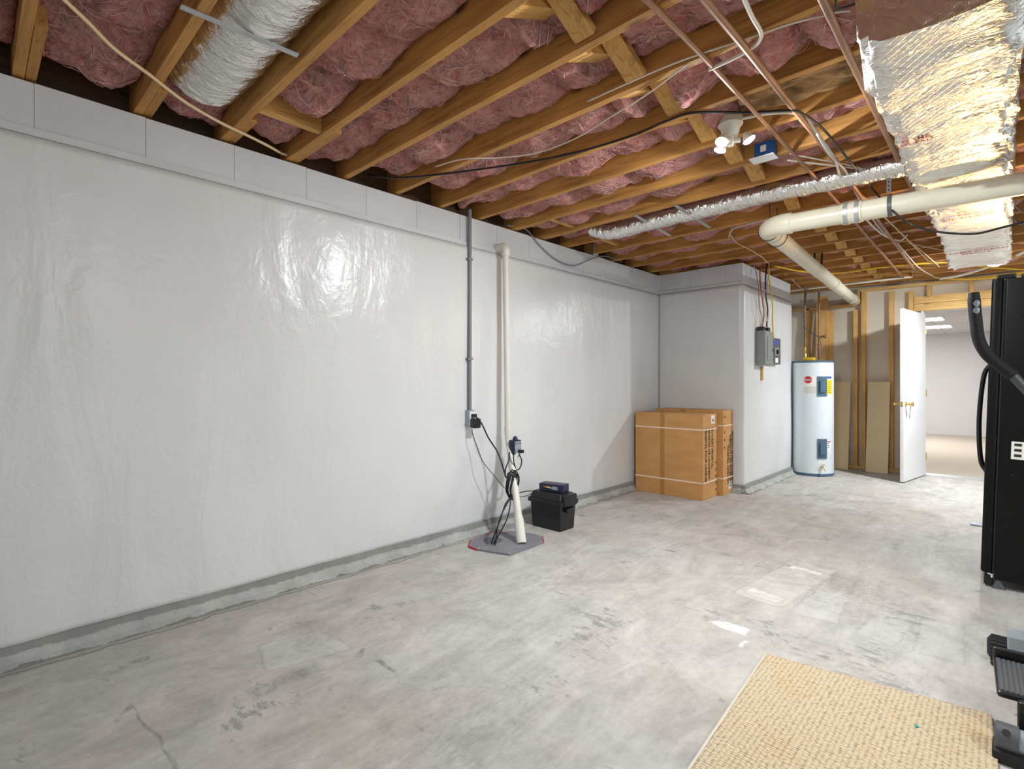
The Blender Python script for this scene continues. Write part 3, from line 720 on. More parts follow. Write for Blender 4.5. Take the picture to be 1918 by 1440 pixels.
for a, b_ in zip(ring[:-1], ring[1:]): hb.bar(a, b_, .022, .003, up=((a+b_)/2-hq))
for k in range(9):
    z0 = hq.z+PR+.002+k*.024; hb.box((hq.x-.011, YP-.063, z0), (hq.x-.005, YP-.061, z0+.024)); hb.box((hq.x+.005, YP-.063, z0), (hq.x+.011, YP-.061, z0+.024)); hb.box((hq.x-.005, YP-.063, z0), (hq.x+.005, YP-.061, z0+.012))
tag(hb.build('hanger_strap', 'greydark'), 'perforated dark metal hanger strap looped around the thick drain pipe', 'strap')
# thin wire hangers by elbow
for px, nm in ((1390, 'left'), (1450, 'right')):
    c = e0+dv*(.1 if px == 1390 else .32)
    pts = [Vector((c.x, c.y, JB+.01))] + [c+Vector((math.sin(a)*PR*1.2, 0, math.cos(a)*PR*1.2)) for a in [.2+k*.6 for k in range(10)]]
    cable('hanger_wire', pts, .003, 'black', 'thin dark hanger wire looped around the drain pipe, %s' % ('right at the elbow' if px == 1390 else 'second one past the elbow'))
# small pipe near back wall
bp = thing('water_pipe', 'thin pale water pipe running above the stud wall with a brass valve', 'pipe', (1.9, 8.05, 2.40))
a = at(1480, 545, y=7.9); b_ = at(1708, 518, y=7.9)
MB().tube([a, b_, b_+Vector((0, 0, .06))], .014, 10).build('pipe_run', 'pvc', bp, smooth=True)
MB().tube([b_+Vector((0, 0, -.005)), b_+Vector((0, 0, .05))], .02, 10).build('fitting', 'brass', bp, smooth=True)
for px in (1576, 1592):
    c = at(px, 534, y=7.9); MB().tube([Vector((c.x, c.y, JB)), c], .008, 8).build('drop_pipe', 'copper', bp, smooth=True)
for px, k in ((1524, 0), (1538, 1)):
    a = at(px+2, 474, y=5.9); b_ = at(px, 506, y=5.9)
    tag(MB().bar(a, b_, .02, .004, up=(0, 1, 0)).build('hanger_strap', 'blackp'), 'black metal strap hanging from a far joist behind the drain pipe, %s of the two' % ('left' if k == 0 else 'right'), 'strap', 'black straps in far joists')

# ---------------------------------------------------------------- ceiling lamp
LAMPC = (.93, .98, .99)
def fixture(name, loc, label, heads, power=1.0):
    t = thing(name, label, 'ceiling light', loc)
    L = Vector(loc)
    MB().lathe(L+Vector((0, 0, .0)), [(.058, .062), (.06, .03), (.045, .012), (.042, -.012), (.034, -.03)], 28).build('lamp_base', 'cream', t, smooth=True)
    MB().lathe(L+Vector((0, 0, -.03)), [(.018, 0), (.02, -.03), (.016, -.045)][::1], 16).build('socket_adapter', 'cream', t, smooth=True)
    for h in heads:
        h = Vector(h); c = L+Vector((0, 0, -.05)); 
        MB().tube([c, c+(h*.55)], .013, 12).build('lamp_arm', 'cream', t, smooth=True)
        dn = (h.normalized()*.55+Vector((0, 0, -1))).normalized()
        MB().lathe(c+h-dn*.035, [(.012, 0), (.02, .012), (.03, .035), (.031, .04)], 20, dn).build('lamp_shell', 'cream', t, smooth=True)
        MB().lathe(c+h+dn*.0055, [(.029, 0), (.027, .006), (.015, .012), (.001, .014)], 20, dn).build('bulb', 'bulb', t, smooth='all')
        ld = bpy.data.lights.new('lamp_head', 'AREA'); ld.shape = 'DISK'; ld.size = .06; ld.energy = LAMP_W*power; ld.color = LAMPC
        lo = bpy.data.objects.new('lamp_light', ld); COL.objects.link(lo); lo.parent = t; lo.location = c+h+dn*.022-L
        lo.rotation_euler = dn.to_track_quat('-Z', 'Y').to_euler()
    return t
# position: hangs under the joists between the copper pipes
fl = at(1368, 240, z=2.47)
fixture('ceiling_light', (fl.x, fl.y, 2.455), 'white round ceiling lampholder with three glowing bulbs under the joists', [(-.055, .01, -.02), (.075, .04, .0), (-.015, -.07, -.02)])
fixture('ceiling_light', (2.95, 7.05, 2.44), 'bare bulb ceiling lampholder hidden beyond the end of the large foil duct', [(0, 0, -.035), (.05, .0, -.02), (-.05, 0, -.02)], 1.3)
fixture('ceiling_light', (4.6, 1.0, 2.44), 'added unseen ceiling lampholder right of the camera for fill light', [(0.01, 0, -.035), (.05, .03, -.02), (-.05, .03, -.02)], .6)  # extra lamp added out of view to lift the room light
# unseen warm lamp, added behind the refrigerator to turn the duct foil gold
wl = thing('added_warm_lamp', 'added unseen warm lamp behind the refrigerator that gilds the duct foil', 'lamp', (3.06, 5.35, 0))
MB().lathe((3.06, 5.35, .001), [(.11, 0), (.1, .02), (.02, .03), (.012, .05), (.012, 1.72), (.03, 1.75), (.03, 1.79)], 20).build('lamp_stand', 'blackp', wl, smooth=True)
dnw = (Vector((2.82, 3.9, 2.3))-Vector((3.06, 5.35, 1.86))).normalized(); pw = Vector((3.06, 5.35, 1.80))
MB().lathe(pw, [(.02, 0), (.06, .04), (.085, .11), (.083, .11), (.058, .045), (.01, .02)], 24, dnw).build('lamp_shade', 'blackp', wl, smooth=True)
MB().sphere(pw+dnw*.05, .03, 16).build('bulb', 'added_warmbulb', wl, smooth='all')
ld = bpy.data.lights.new('added_warm_lamp_light', 'AREA'); ld.shape = 'DISK'; ld.size = .13; ld.energy = 9; ld.color = (1, .55, .16); ld.spread = math.radians(110)
lo = bpy.data.objects.new('added_warm_light', ld); COL.objects.link(lo); lo.parent = wl; lo.location = pw+dnw*.1-Vector((3.06, 5.35, 0)); lo.rotation_euler = dnw.to_track_quat('-Z', 'Y').to_euler()
bb = at(1458, 318, z=2.46)
t = thing('junction_box', 'blue plastic junction box with a white cover flap on a joist', 'junction box', (bb.x, bb.y, 2.45))
jy = min(JY, key=lambda q: abs(q-bb.y)); Y0 = jy-.02
MB().rbox((bb.x-.055, Y0-.07, 2.455), (bb.x+.05, Y0, 2.545), .006).build('box_shell', 'blue', t, smooth=True)
MB().box((bb.x-.07, Y0-.11, 2.448), (bb.x+.06, Y0-.02, 2.453)).build('cover_plate', 'white', t)
MB().box((bb.x-.02, Y0-.072, 2.49), (bb.x+.01, Y0-.0702, 2.525)).build('label', 'paper', t)

# ---------------------------------------------------------------- ceiling cables
zc2 = JB-.008
C = lambda px, py, z=zc2: at(px, py, z=z)
cable('cable', [C(110, -10), C(165, 42), C(215, 92), C(280, 140), C(345, 190), C(410, 228), C(460, 252), C(500, 272), at(530, 288, x=.012), at(548, 291, x=.012)], .0075, 'creamcable', 'cream cable slanting across the joists at upper left down to the wall top')
cable('cable', [at(690, 328, x=.02), C(740, 333), C(820, 327), C(920, 314), C(1010, 300), C(1100, 280), C(1190, 252), C(1245, 228), C(1300, 211), C(1400, 211), C(1470, 207, JB-.03), C(1500, 211, JB-.035), C(1545, 245, JB-.03), C(1590, 300, JB-.03), C(1635, 355, JB-.05), at(1690, 410, y=3.72), at(1745, 432, y=3.70), at(1820, 438, y=3.70), at(1870, 428, y=3.70), at(1930, 412, y=3.72)], .006, 'black', 'long black cable sagging under the joists and below the thick drain pipe')
cable('cable', [C(815, 312), C(868, 298), C(940, 295), C(1010, 285), C(1080, 258), C(1150, 215), C(1210, 178), C(1290, 118)], .0035, 'whitecable', 'thin white wire sagging under the joists left of the bridging boards')
cable('cable', [C(1100, 190, JB-.004), C(1200, 145, JB-.004), C(1280, 112, JB-.004), C(1400, 72, JB-.004), C(1480, 45, JB-.004), C(1560, 25, JB-.004), C(1592, 20, JB-.004)], .0035, 'whitecable', 'thin pale wire stapled along the underside of a joist near the top')
cable('cable', [C(1390, 222), C(1440, 212), C(1498, 213), C(1520, 235, JB-.02), C(1545, 270, JB-.02), C(1565, 300, JB-.02), C(1575, 330, JB-.02), C(1600, 352), C(1615, 390), C(1622, 410), C(1655, 440), C(1685, 450), C(1700, 440)], .008, 'whitecable', 'white cable bundle hanging along the middle copper pipe')
cable('cable', [C(1530, 250, JB-.028), C(1555, 290, JB-.028), C(1585, 322, JB-.025), C(1605, 365), C(1650, 430), C(1680, 455), C(1720, 500), C(1752, 520)], .006, 'whitecable', 'second white cable running down past the middle copper pipe to the stud wall')
cable('cable', [C(1475, 300), C(1500, 303), C(1560, 310), C(1600, 315), C(1640, 325), C(1690, 327)], .005, 'whitecable', 'white cable leaving the blue junction box toward the foil duct')
cable('cable', [C(1480, 288), C(1520, 296), C(1600, 312), C(1660, 335)], .004, 'whitecable', 'thin white cable above the blue box cable')
cable('cable', [C(1365, 445), C(1372, 430), C(1400, 420), C(1450, 408), C(1530, 392), C(1600, 375), C(1700, 362)], .005, 'whitecable', 'white cable looping around over the drain pipe elbow')
cable('cable', [C(1368, 440), C(1380, 455), C(1400, 465), C(1425, 480), C(1438, 492)], .005, 'creamcable', 'cream cable running from the pipe elbow toward the breaker panel')
cable('cable', [C(1450, 498), C(1500, 508), C(1560, 512), C(1640, 502), C(1720, 494), C(1790, 492), C(1850, 500), C(1920, 505)], .009, 'yellow', 'upper yellow cable along the joists above the stud wall')
cable('cable', [at(1750, 520, y=8.25), at(1800, 522, y=8.25), at(1850, 520, y=8.25), at(1925, 508, y=8.25)], .012, 'yellow', 'lower yellow cable above the stud wall at right')
cable('cable', [at(1760, 522, y=8.1), at(1800, 515, y=8.0), at(1850, 500, y=7.9), at(1890, 485, y=7.6), at(1925, 468, y=7.4)], .016, 'whitecable', 'thick white cable rising right above the stud wall')
cable('cable', [at(1925, 405, z=2.40), at(1900, 385, z=2.4), at(1888, 375, z=2.4), at(1886, 395, z=2.38), at(1900, 412, z=2.38), at(1925, 425, z=2.38)], .006, 'black', 'black cable coil hanging right of the large foil duct')
for k, (pa_, pb_, dx) in enumerate((((1600, 352), (1740, 490), 0), ((1690, 440), (1760, 500), 0), ((1700, 455), (1850, 480), 0))):
    a = C(*pa_); b_ = C(*pb_); cable('cable', [a, (a+b_)/2+Vector((.02, 0, -.02)), b_], .005, 'creamcable', ('cream cable crossing far joists toward the doorway', 'short cream cable hanging by the copper valve', 'cream cable passing under the far end of the foil duct')[k])
cable('cable', [at(1640, -10, z=2.47), at(1600, 8, z=2.47), at(1569, 15, z=2.47), at(1566, -8, z=2.47)], .0035, 'black', 'small black wire loop at the top beside the large foil duct')
# cable on left wall
cable('cable', [at(950, 422, x=.015), at(985, 430, x=.02), at(1010, 458, x=.02), at(1040, 485, x=.02), at(1075, 497, x=.02), at(1110, 484, x=.02), at(1135, 480, x=.02), at(1165, 490, x=.015)], .005, 'greypvc', 'grey cable drooping along the top of the left wall')
q = at(1112, 466, x=.0)
tag(MB().rbox((.0, q.y-.04, q.z-.07), (.03, q.y+.04, q.z+.07), .004).build('metal_bracket', 'galv'), 'small grey metal bracket at the top of the left wall', 'bracket')

# ---------------------------------------------------------------- conduit, outlet
cp = at(880, 700, x=.03)
co = thing('conduit', 'grey electrical conduit running down the left wall to an outlet', 'conduit', (.03, cp.y, 1.0))
ztop = at(880, 393, x=.03).z; zbox = at(877, 768, x=.03).z
MB().tube([(.03, cp.y, zbox-.005), (.03, cp.y-.0, ztop)], .0145, 14).build('conduit_pipe', 'greypvc', co, smooth=True)
for zz in (at(880, 486, x=.03).z, at(880, 672, x=.03).z):
    MB().box((.004, cp.y-.03, zz-.008), (.048, cp.y+.018, zz+.008)).build('pipe_clip', 'greypvc', co)
MB().rbox((.004, cp.y-.035, zbox-.125), (.06, cp.y+.035, zbox), .006).build('outlet_box', 'silver', co, smooth=True)
MB().box((.061, cp.y-.03, zbox-.115), (.064, cp.y+.03, zbox-.01)).build('face_plate', 'white', co)
MB().rbox((.064, cp.y-.018, zbox-.05), (.10, cp.y+.015, zbox-.028), .006).build('plug', 'blackp', co)
pad = thing('power_adapter', 'black plug-in power adapter in the wall outlet under the grey conduit', 'power adapter', (.09, cp.y, zbox-.135))
MB().rbox((.0645, cp.y-.028, zbox-.135), (.12, cp.y+.035, zbox-.062), .008).build('adapter_body', 'blackp', pad, smooth=True)
# ---------------------------------------------------------------- sump
P8 = [(878, 1022), (881, 1011), (921, 998), (966, 994), (1016, 1004), (1018, 1015), (955, 1038), (893, 1028)]
pts = [at(px, py, z=.012) for px, py in P8]
cen = sum(pts, Vector())/8
sl = thing('sump_lid', 'grey octagonal sump lid with red sealed edge set in the floor', 'sump lid', (cen.x, cen.y, 0))
MB().prism([Vector((p.x, p.y, .001)) for p in pts], (0, 0, .012)).build('lid_plate', 'lid', sl)
rd = MB()
for k in (0, 1, 2, 4, 7): rd.tube([Vector((*pts[k].to_2d(), .008)), Vector((*pts[(k+1) % 8].to_2d(), .008))], .006, 6)
rd.build('seal', 'redink', sl)
for cpx in ((923, 1012), (988, 1004)):
    c = at(*cpx, z=.013); MB().lathe(c, [(.07, 0), (.07, .002), (.062, .003), (.062, .001)], 24).build('access_port', 'greydark' if cpx[0] < 950 else 'lid', sl, smooth=True)
for p in pts[::1]:
    q = Vector((p.x, p.y, .013))*.93 + Vector((cen.x, cen.y, .013))*.07; MB().lathe(q, [(.008, 0), (.007, .004), (.001, .005)], 8).build('bolt', 'galv', sl)
# discharge pipe
dp = thing('discharge_pipe', 'white plastic sump discharge pipe rising up the left wall', 'pipe', (.2, 2.95, 0))
A = at(977, 1017, z=.014); B_ = Vector((.15, 3.02, .72)); 
B_ = at(953, 822, x=.15); T_ = at(948, 472, x=.105)
T_.y = B_.y+.01
MB().tube([A, A+(B_-A)*.22], .036, 18).build('pipe_base', 'pvc_w', dp, smooth=True)
MB().tube([A+(B_-A)*.2, A+(B_-A)*.26, B_-(B_-A)*.05], .03, 18, True, [.035, .029, .027]).build('lower_pipe', 'pvc_w', dp, smooth=True)
MB().tube(smooth_path([B_-(B_-A)*.06, B_, B_+Vector((-.01, 0, .1))], 5), .031, 18).build('coupling', 'pvc_w', dp, smooth=True)
MB().tube([B_+Vector((-.01, 0, .08)), T_], .0255, 18).build('upper_pipe', 'pvc_w', dp, smooth=True)
MB().tube(smooth_path([T_-Vector((0, 0, .03)), T_+Vector((0, 0, .02)), T_+Vector((-.03, 0, .045)), T_+Vector((-.1, 0, .045))], 6), .034, 18).build('elbow', 'pvc_w', dp, smooth='all')
# alarm box on pipe
ab = at(960, 836, x=.19)
al = thing('pump_switch_box', 'dark navy pump control box with pale label strapped to the white pipe', 'control box', (ab.x, ab.y, ab.z-.06))
MB().rbox((ab.x, ab.y-.045, ab.z-.055), (ab.x+.06, ab.y+.04, ab.z+.055), .008).build('box_shell', 'navy', al, smooth=True)
MB().box((ab.x+.0605, ab.y-.036, ab.z-.045), (ab.x+.0615, ab.y+.034, ab.z+.045)).build('label', 'silver', al)
MB().lathe((ab.x+.03, ab.y, ab.z+.05), [(.02, 0), (.02, .02), (.008, .035)], 12).build('hanger_knob', 'navy', al, smooth=True)
MB().rbox((ab.x+.062, ab.y-.005, ab.z-.045), (ab.x+.10, ab.y+.03, ab.z-.02), .006).build('plug', 'blackp', al)
text('SUMP ALARM', 'lettering', .012, 'blackink', al, Matrix.Translation(-al.location) @ frame((ab.x+.062, ab.y, ab.z+.028), (0, 1, 0), (0, 0, 1)), .0003)
# hanging tag
tag(MB().prism([at(966, 848, x=.25), at(974, 846, x=.25), at(975, 857, x=.25), at(969, 861, x=.25)], (.0012, 0, 0)).build('paper_tag', 'paper'), 'small white tag hanging on the cord below the control box', 'tag')
K = lambda px, py, x=.22: at(px, py, x=x)
cable('power_cord', [K(884, 780, .1), K(893, 782, .12), K(903, 795, .12), K(915, 820, .14), K(930, 843, .17), K(938, 862, .2), K(944, 882, .22), K(948, 895, .24)], .006, 'black', 'black power cord swinging from the wall outlet to the cord bundle', parent=al)
cable('power_cord', [K(884, 803, .09), K(887, 820, .09), K(895, 840, .1), K(905, 865, .13), K(925, 890, .17), K(945, 914, .22)], .0028, 'black', 'thin black lead from the power adapter down to the cord bundle', parent=pad)
cable('power_cord', [K(954, 847, .21), K(953, 862, .23), K(947, 878, .24), K(946, 892, .25)], .006, 'black', 'black cord leaving the underside of the control box', parent=al)
cable('power_cord', [K(962, 844, .27), K(962, 862, .27), K(966, 882, .27), K(960, 895, .25)], .005, 'black', 'black cord dropping straight from the control box plug', parent=al)
cable('power_cord', [K(972, 850, .27), K(977, 862, .27), K(974, 876, .27), K(966, 881, .27), K(955, 884, .26)], .005, 'black', 'black cord curling right of the control box', parent=al)
# coil
mb = MB(); cc = K(958, 908, .30); rnd = random.Random(4)
for k in range(9):
    w_ = rnd.uniform(.032, .052); h_ = rnd.uniform(.085, .115); ox = rnd.uniform(-.02, .02); tl = rnd.uniform(-.12, .12); xo = rnd.uniform(-.015, .035)
    loop = [cc + Vector((xo+.008*math.sin(3*a), ox + w_*math.cos(a)+tl*math.sin(a)*h_, h_*math.sin(a))) for a in [2*math.pi*j/20 for j in range(21)]]
    mb.tube(loop, .0045, 6)
cbn = thing('cord_bundle', 'bundle of coiled black cords hung on the lower white pipe', 'cord bundle', (cc.x, cc.y, cc.z-.1)); mb.build('coil', 'black', cbn, smooth='all')
for k, (mx, my) in enumerate(((938, 965), (946, 975), (932, 982))):
    cable('power_cord', [K(957, 930, .32), at(mx+8, my-20, x=.36), at(mx, my+5, x=.42), at(922-2+k*4, 1018+k, z=.02)], .005, 'black', ('leftmost black cord running from bundle into sump lid', 'rightmost black cord running from bundle into sump lid', 'middle black cord running from bundle into sump lid')[k], parent=cbn)

# battery box
bt = thing('battery_box', 'black plastic battery box with lid standing beside the sump', 'battery box', (.33, 3.32, 0))
x0, x1, y0, y1 = .17, .49, 3.22, 3.42
mb = MB(); lo = [(x0+.012, y0+.01), (x1-.012, y0+.01), (x1-.012, y1-.01), (x0+.012, y1-.01)]; hi = [(x0, y0), (x1, y0), (x1, y1), (x0, y1)]
mb.add([Vector((*p, .001)) for p in lo] + [Vector((*p, .215)) for p in hi], [(0,3,2,1),(4,5,6,7),(0,1,5,4),(1,2,6,5),(2,3,7,6),(3,0,4,7)])
mb.build('box_body', 'blackp', bt, bevel=.008, smooth=True)
MB().rbox((x0-.015, y0-.015, .205), (x1+.015, y1+.015, .24), .006).build('lid_rim', 'blackp', bt, smooth=True)
mb = MB(); lo = [(x0-.005, y0-.005), (x1+.005, y0-.005), (x1+.005, y1+.005), (x0-.005, y1+.005)]; hi = [(x0+.02, y0+.02), (x1-.02, y0+.02), (x1-.02, y1-.02), (x0+.02, y1-.02)]
mb.add([Vector((*p, .24)) for p in lo] + [Vector((*p, .295)) for p in hi], [(0,3,2,1),(4,5,6,7),(0,1,5,4),(1,2,6,5),(2,3,7,6),(3,0,4,7)])
mb.build('lid', 'blackp', bt, bevel=.006, smooth=True)
MB().rbox((x1-.002, 3.27, .15), (x1+.03, 3.37, .185), .006).build('handle', 'blackp', bt, smooth=True)
MB().rbox((x1-.03, 3.24, .2), (x1+.03, 3.40, .29), .012).build('lid_end_cap', 'blackp', bt, smooth=True)
ch = thing('battery_charger', 'navy blue charger box lying on the black battery box lid', 'charger', (.33, 3.32, .296))
mt = Matrix.Translation((.33, 3.32, .296)) @ Matrix.Rotation(math.radians(12), 4, 'Z')
MB().rbox((-.10, -.055, 0), (.12, .055, .062), .005, mt).build('charger_case', 'navy', ch, smooth=True)
MB().box((.02, -.057, .02), (.07, -.0555, .045), mt).build('label', 'silver', ch)
for k, cmat in enumerate(('red', 'yellow', 'paper')):
    a = mt @ Vector((-.06+.02*k, -.058, .04)); cable('lead', [a, a+Vector((.02, -.015, .003)), a+Vector((.05, -.01, -.005))], .003, cmat, '', parent=ch)

cable('power_cord', [K(968, 924, .3), K(985, 920, .32), K(1000, 919, .34), K(1012, 915, .36)], .004, 'black', 'black lead from the cord bundle to the navy charger', parent=ch)
cable('power_cord', [K(966, 931, .3), K(985, 929, .3), K(998, 922, .34), at(1006, 918, x=.36)], .003, 'black', 'thin lower lead from the cord bundle to the battery box', parent=bt)
# ---------------------------------------------------------------- cardboard boxes
def carton(name, corner, ang, W, D, H, label, flip, tilt=0):
    t = thing(name, label, 'cardboard box', corner, 'laundry pedestal boxes')
    # local: x to the left wall (negative), origin = front right bottom corner
    L = True
    mb = MB(); mb.box((-W, 0, 0), (0, D, H)); b0 = mb.build('box_body', 'card', t, local=True, bevel=.004)
    MB().box((-W*.58-.025, -.0012, .001), (-W*.58+.025, -.0004, H-.001)).box((-W*.58-.025, 0, H+.0004), (-W*.58+.025, D, H+.0012)).build('packing_tape', 'tape', t, local=True)
    for k, z in enumerate((.165*H/.86, .70*H/.86)):
        s = MB(); e = .0025
        s.box((-W-e, -e, z), (e, 0, z+.014)).box((0, -e, z), (e, D+e, z+.014)).box((-W-e, D, z), (e, D+e, z+.014)).box((-W-e, -e, z), (-W, D+e, z+.014))
        s.build('strap', 'strap', t, local=True)
    # text on the +x face, running along z
    lines = ('LAUNDRY PEDESTAL', 'PEDESTAL DE LAVADERO', 'PEDESTAL POUR LAVEUSE')
    for k, s in enumerate(lines):
        n = len(s); ht = n*.0262
        if not flip:
            yy = D*.62-k*.078; m_ = frame((.0012, yy, H*.84-ht/2), (0, 0, -1), (0, 1, 0)); 
        else:
            yy = D*.5+k*.06; m_ = frame((.0012, yy, H*.12+ht/2), (0, 0, 1), (0, -1, 0))
        me_ob = text(s, 'lettering', .054, 'blackink', t, m_, .0005)
        wd = max(v.co.z for v in me_ob.data.vertices)-min(v.co.z for v in me_ob.data.vertices)
        cz_ = m_.translation.z
        for v in me_ob.data.vertices: v.co.z = cz_ + (v.co.z-cz_)*ht/wd
    for k in range(5):
        zz = (.06+.07*k) if not flip else (H-.08-.08*k); yy = D*.88 if not flip else D*.14
        MB().box((.0004, yy-.010, zz), (.0014, yy+.010, zz+.022)).build('care_mark', 'blackink', t, local=True)
    yy = D*.55; zz = H-.10 if not flip else .05
    MB().box((.0004, yy, zz), (.0012, yy+.085, zz+.085)).build('barcode_label', 'paper', t, local=True)
    for k in range(7): MB().box((.0013, yy+.02+k*.007, zz+.02), (.0016, yy+.0235+k*.007, zz+.05)).build('barcode_bar', 'blackink', t, local=True)
    t.rotation_euler = (0, tilt, ang); return t
q = at(1318, 937, z=0)
carton('cardboard_box', (.83, 5.075, 0), 0, .76, .36, .86, 'front cardboard box marked Laundry Pedestal, strapped, with white sticker near its top', False)
carton('cardboard_box', (.885, 5.445, 0), 0, .76, .265, .89, 'rear cardboard box marked Laundry Pedestal upside down, white sticker near its bottom', True)

# ---------------------------------------------------------------- electrical panel on the side of the bump
PX = BX+.018
ep = thing('breaker_panel', 'grey metal breaker panel on the projecting wall with cables entering its top', 'breaker panel', (PX, 6.22, 1.34))
zt = at(1440, 620, x=1.09).z; zb_ = at(1440, 684, x=1.09).z
MB().rbox((PX, 6.08, zb_), (1.09, 6.36, zt), .006).build('panel_box', 'greybox', ep, smooth=True)
MB().rbox((1.091, 6.088, zb_+.01), (1.097, 6.352, zt-.01), .003).build('front_cover', 'greybox', ep, smooth=True)
dr = MB().box((1.0975, 6.15, zb_+.06), (1.103, 6.33, zt-.06)).build('door', 'greybox', ep, bevel=.002)
MB().lathe((1.103, 6.31, (zb_+zt)/2-.02), [(.012, 0), (.012, .004), (.004, .006)], 12, (1, 0, 0)).build('latch', 'blackink', dr)
for yy in (6.12, 6.28):
    MB().rbox((PX+.01, yy-.03, zt), (1.075, yy+.045, zt+.045), .004).build('cable_clamp', 'blackp', ep)
dz1 = at(1457, 633, x=1.07).z; dz0 = at(1457, 682, x=1.07).z
ds = thing('disconnect_switch', 'small dark grey disconnect switch mounted right of the breaker panel', 'switch', (PX, 6.6, 1.4))
MB().rbox((PX, 6.44, dz0), (1.05, 6.78, dz1), .005).build('switch_box', 'greydark', ds, smooth=True)
MB().rbox((1.051, 6.55, dz0+.1), (1.058, 6.70, dz0+.2), .003).build('switch_plate', 'greybox', ds)
MB().rbox((1.058, 6.60, dz0+.12), (1.075, 6.64, dz0+.17), .003).build('toggle', 'blackink', ds)
MB().box((1.051, 6.54, dz1-.08), (1.052, 6.70, dz1-.02)).build('label', 'glass_label', ds)
MB().box((1.051, 6.58, dz0+.02), (1.052, 6.68, dz0+.075)).build('label', 'paper', ds)
tag(MB().box((PX, 6.25, zb_-.17), (PX+.02, 6.28, zb_-.01)).build('wood_stick', 'wood_z'), 'small pale wooden stick hanging below the breaker panel', 'stick')
tt = at(1440, 612, x=1.07)
E = lambda px, py, x=1.06: at(px, py, x=x)
cable('cable', [E(1428, 612), E(1431, 590), E(1428, 560), E(1424, 530), E(1424, 505), E(1432, 488, 1.05), E(1438, 478, 1.05)], .007, 'red', 'leftmost reddish cable dropping into the top of the breaker panel')
cable('cable', [E(1436, 612), E(1438, 580), E(1434, 550), E(1434, 520), E(1436, 500), E(1440, 482)], .008, 'black', 'black cable dropping into the top of the breaker panel')
cable('cable', [E(1438, 616), E(1435, 585), E(1430, 565), E(1433, 545), E(1440, 515), E(1440, 495), E(1437, 484)], .006, 'whitecable', 'white cable dropping into the top of the breaker panel')
cable('cable', [E(1425, 610), E(1428, 595), E(1422, 575), E(1421, 540), E(1416, 510), E(1412, 497)], .005, 'greypvc', 'thin grey cable left of the breaker panel cables')
cable('cable', [E(1449, 636), E(1447, 600), E(1447, 570), E(1443, 540), E(1440, 510), E(1441, 485)], .008, 'yellow', 'yellow cable running from the ceiling to the small disconnect switch')
cable('cable', [E(1424, 487, 1.02), E(1440, 492, 1.03), E(1465, 510, 1.02), E(1485, 525, 1.02), E(1500, 540, 1.02)], .005, 'whitecable', 'white cable along the top of the projecting wall')

# ---------------------------------------------------------------- back stud wall
YS = YB   # front faces of studs
def stud(px, ptop, label, z0=.04, w_=.05):
    x = at(px, 700, y=YS).x; z1 = at(px, ptop, y=YS).z
    o = MB().box((x-w_/2, YS, z0), (x+w_/2, YS+.085, z1)).build('wall_stud', 'wood_z', bevel=.002)
    tag(o, label, 'stud', 'bare wall studs'); return x, z1
zl = at(1560, 577, y=YS).z; zh = 2.47
stud(1512, 578, 'bare wall stud at the left end behind the water heater')
stud(1602, 580, 'bare wall stud, left one of the close pair between the tan boards')
stud(1617, 545, 'bare wall stud, right one of the close pair between the tan boards')
stud(1669, 545, 'bare wall stud between the right tan board and the open white door')
xd, _ = stud(1706, 545, 'bare wall stud beside the door frame above the open door')
x1605 = at(1609, 560, y=YS).x
tag(MB().box((x1605-.022, YS, zl+.04), (x1605+.01, YS+.085, 2.47)).build('wall_stud', 'wood_z'), 'short wooden stud joining low and high plates beside the drain pipe end', 'stud', 'bare wall studs')
xr = 5.8
hz0 = at(1712, 583, y=YS).z; hz1 = at(1712, 556, y=YS).z
def plate(x0_, x1_, z, h, label, name='wall_plate', y=YS):
    return tag(MB().box((x0_, y, z), (x1_, y+.085, z+h)).build(name, 'wood_hx', bevel=.002), label, 'plate')
plate(.6, x1605-.03, zl-.0, .038, 'low horizontal top plate at left end of stud wall')
plate(x1605+.012, xr, 2.44-.01, .04, 'long horizontal top plate over the stud wall and doorway')
plate(.6, xd-.03, .001, .038, 'wooden bottom plate of the stud wall on the floor')
plate(xd+.03, xr, hz0, (hz1-hz0)*.48, 'lower header board over the doorway', 'header_board')
plate(xd+.03, xr, hz0+(hz1-hz0)*.5, (hz1-hz0)*.5, 'upper header board over the doorway', 'header_board')
for px, nm in ((1740, 'left'), (1820, 'right')):
    x = at(px, 550, y=YS).x; tag(MB().box((x-.02, YS, hz1+.002), (x+.02, YS+.085, 2.43)).build('cripple_stud', 'wood_z'), 'short %s cripple stud between header and top plate' % nm, 'stud', 'cripple studs over the doorway')
DX0 = 2.26; DX1 = 3.14
struct(MB().box((.6, YS+.09, 0), (DX0-.02, YS+.105, 2.72)).box((DX0-.02, YS+.09, hz0), (DX1, YS+.105, 2.72)).box((DX1, YS+.09, 0), (5.8, YS+.105, 2.72)).build('wall_back', 'drywall'))
struct(MB().box((DX0-.03, YS+.0, 0), (DX0-.003, YS+.2, hz0-.003)).box((DX1, YS+.0, 0), (DX1+.03, YS+.2, hz0-.003)).build('trim_4', 'white'))
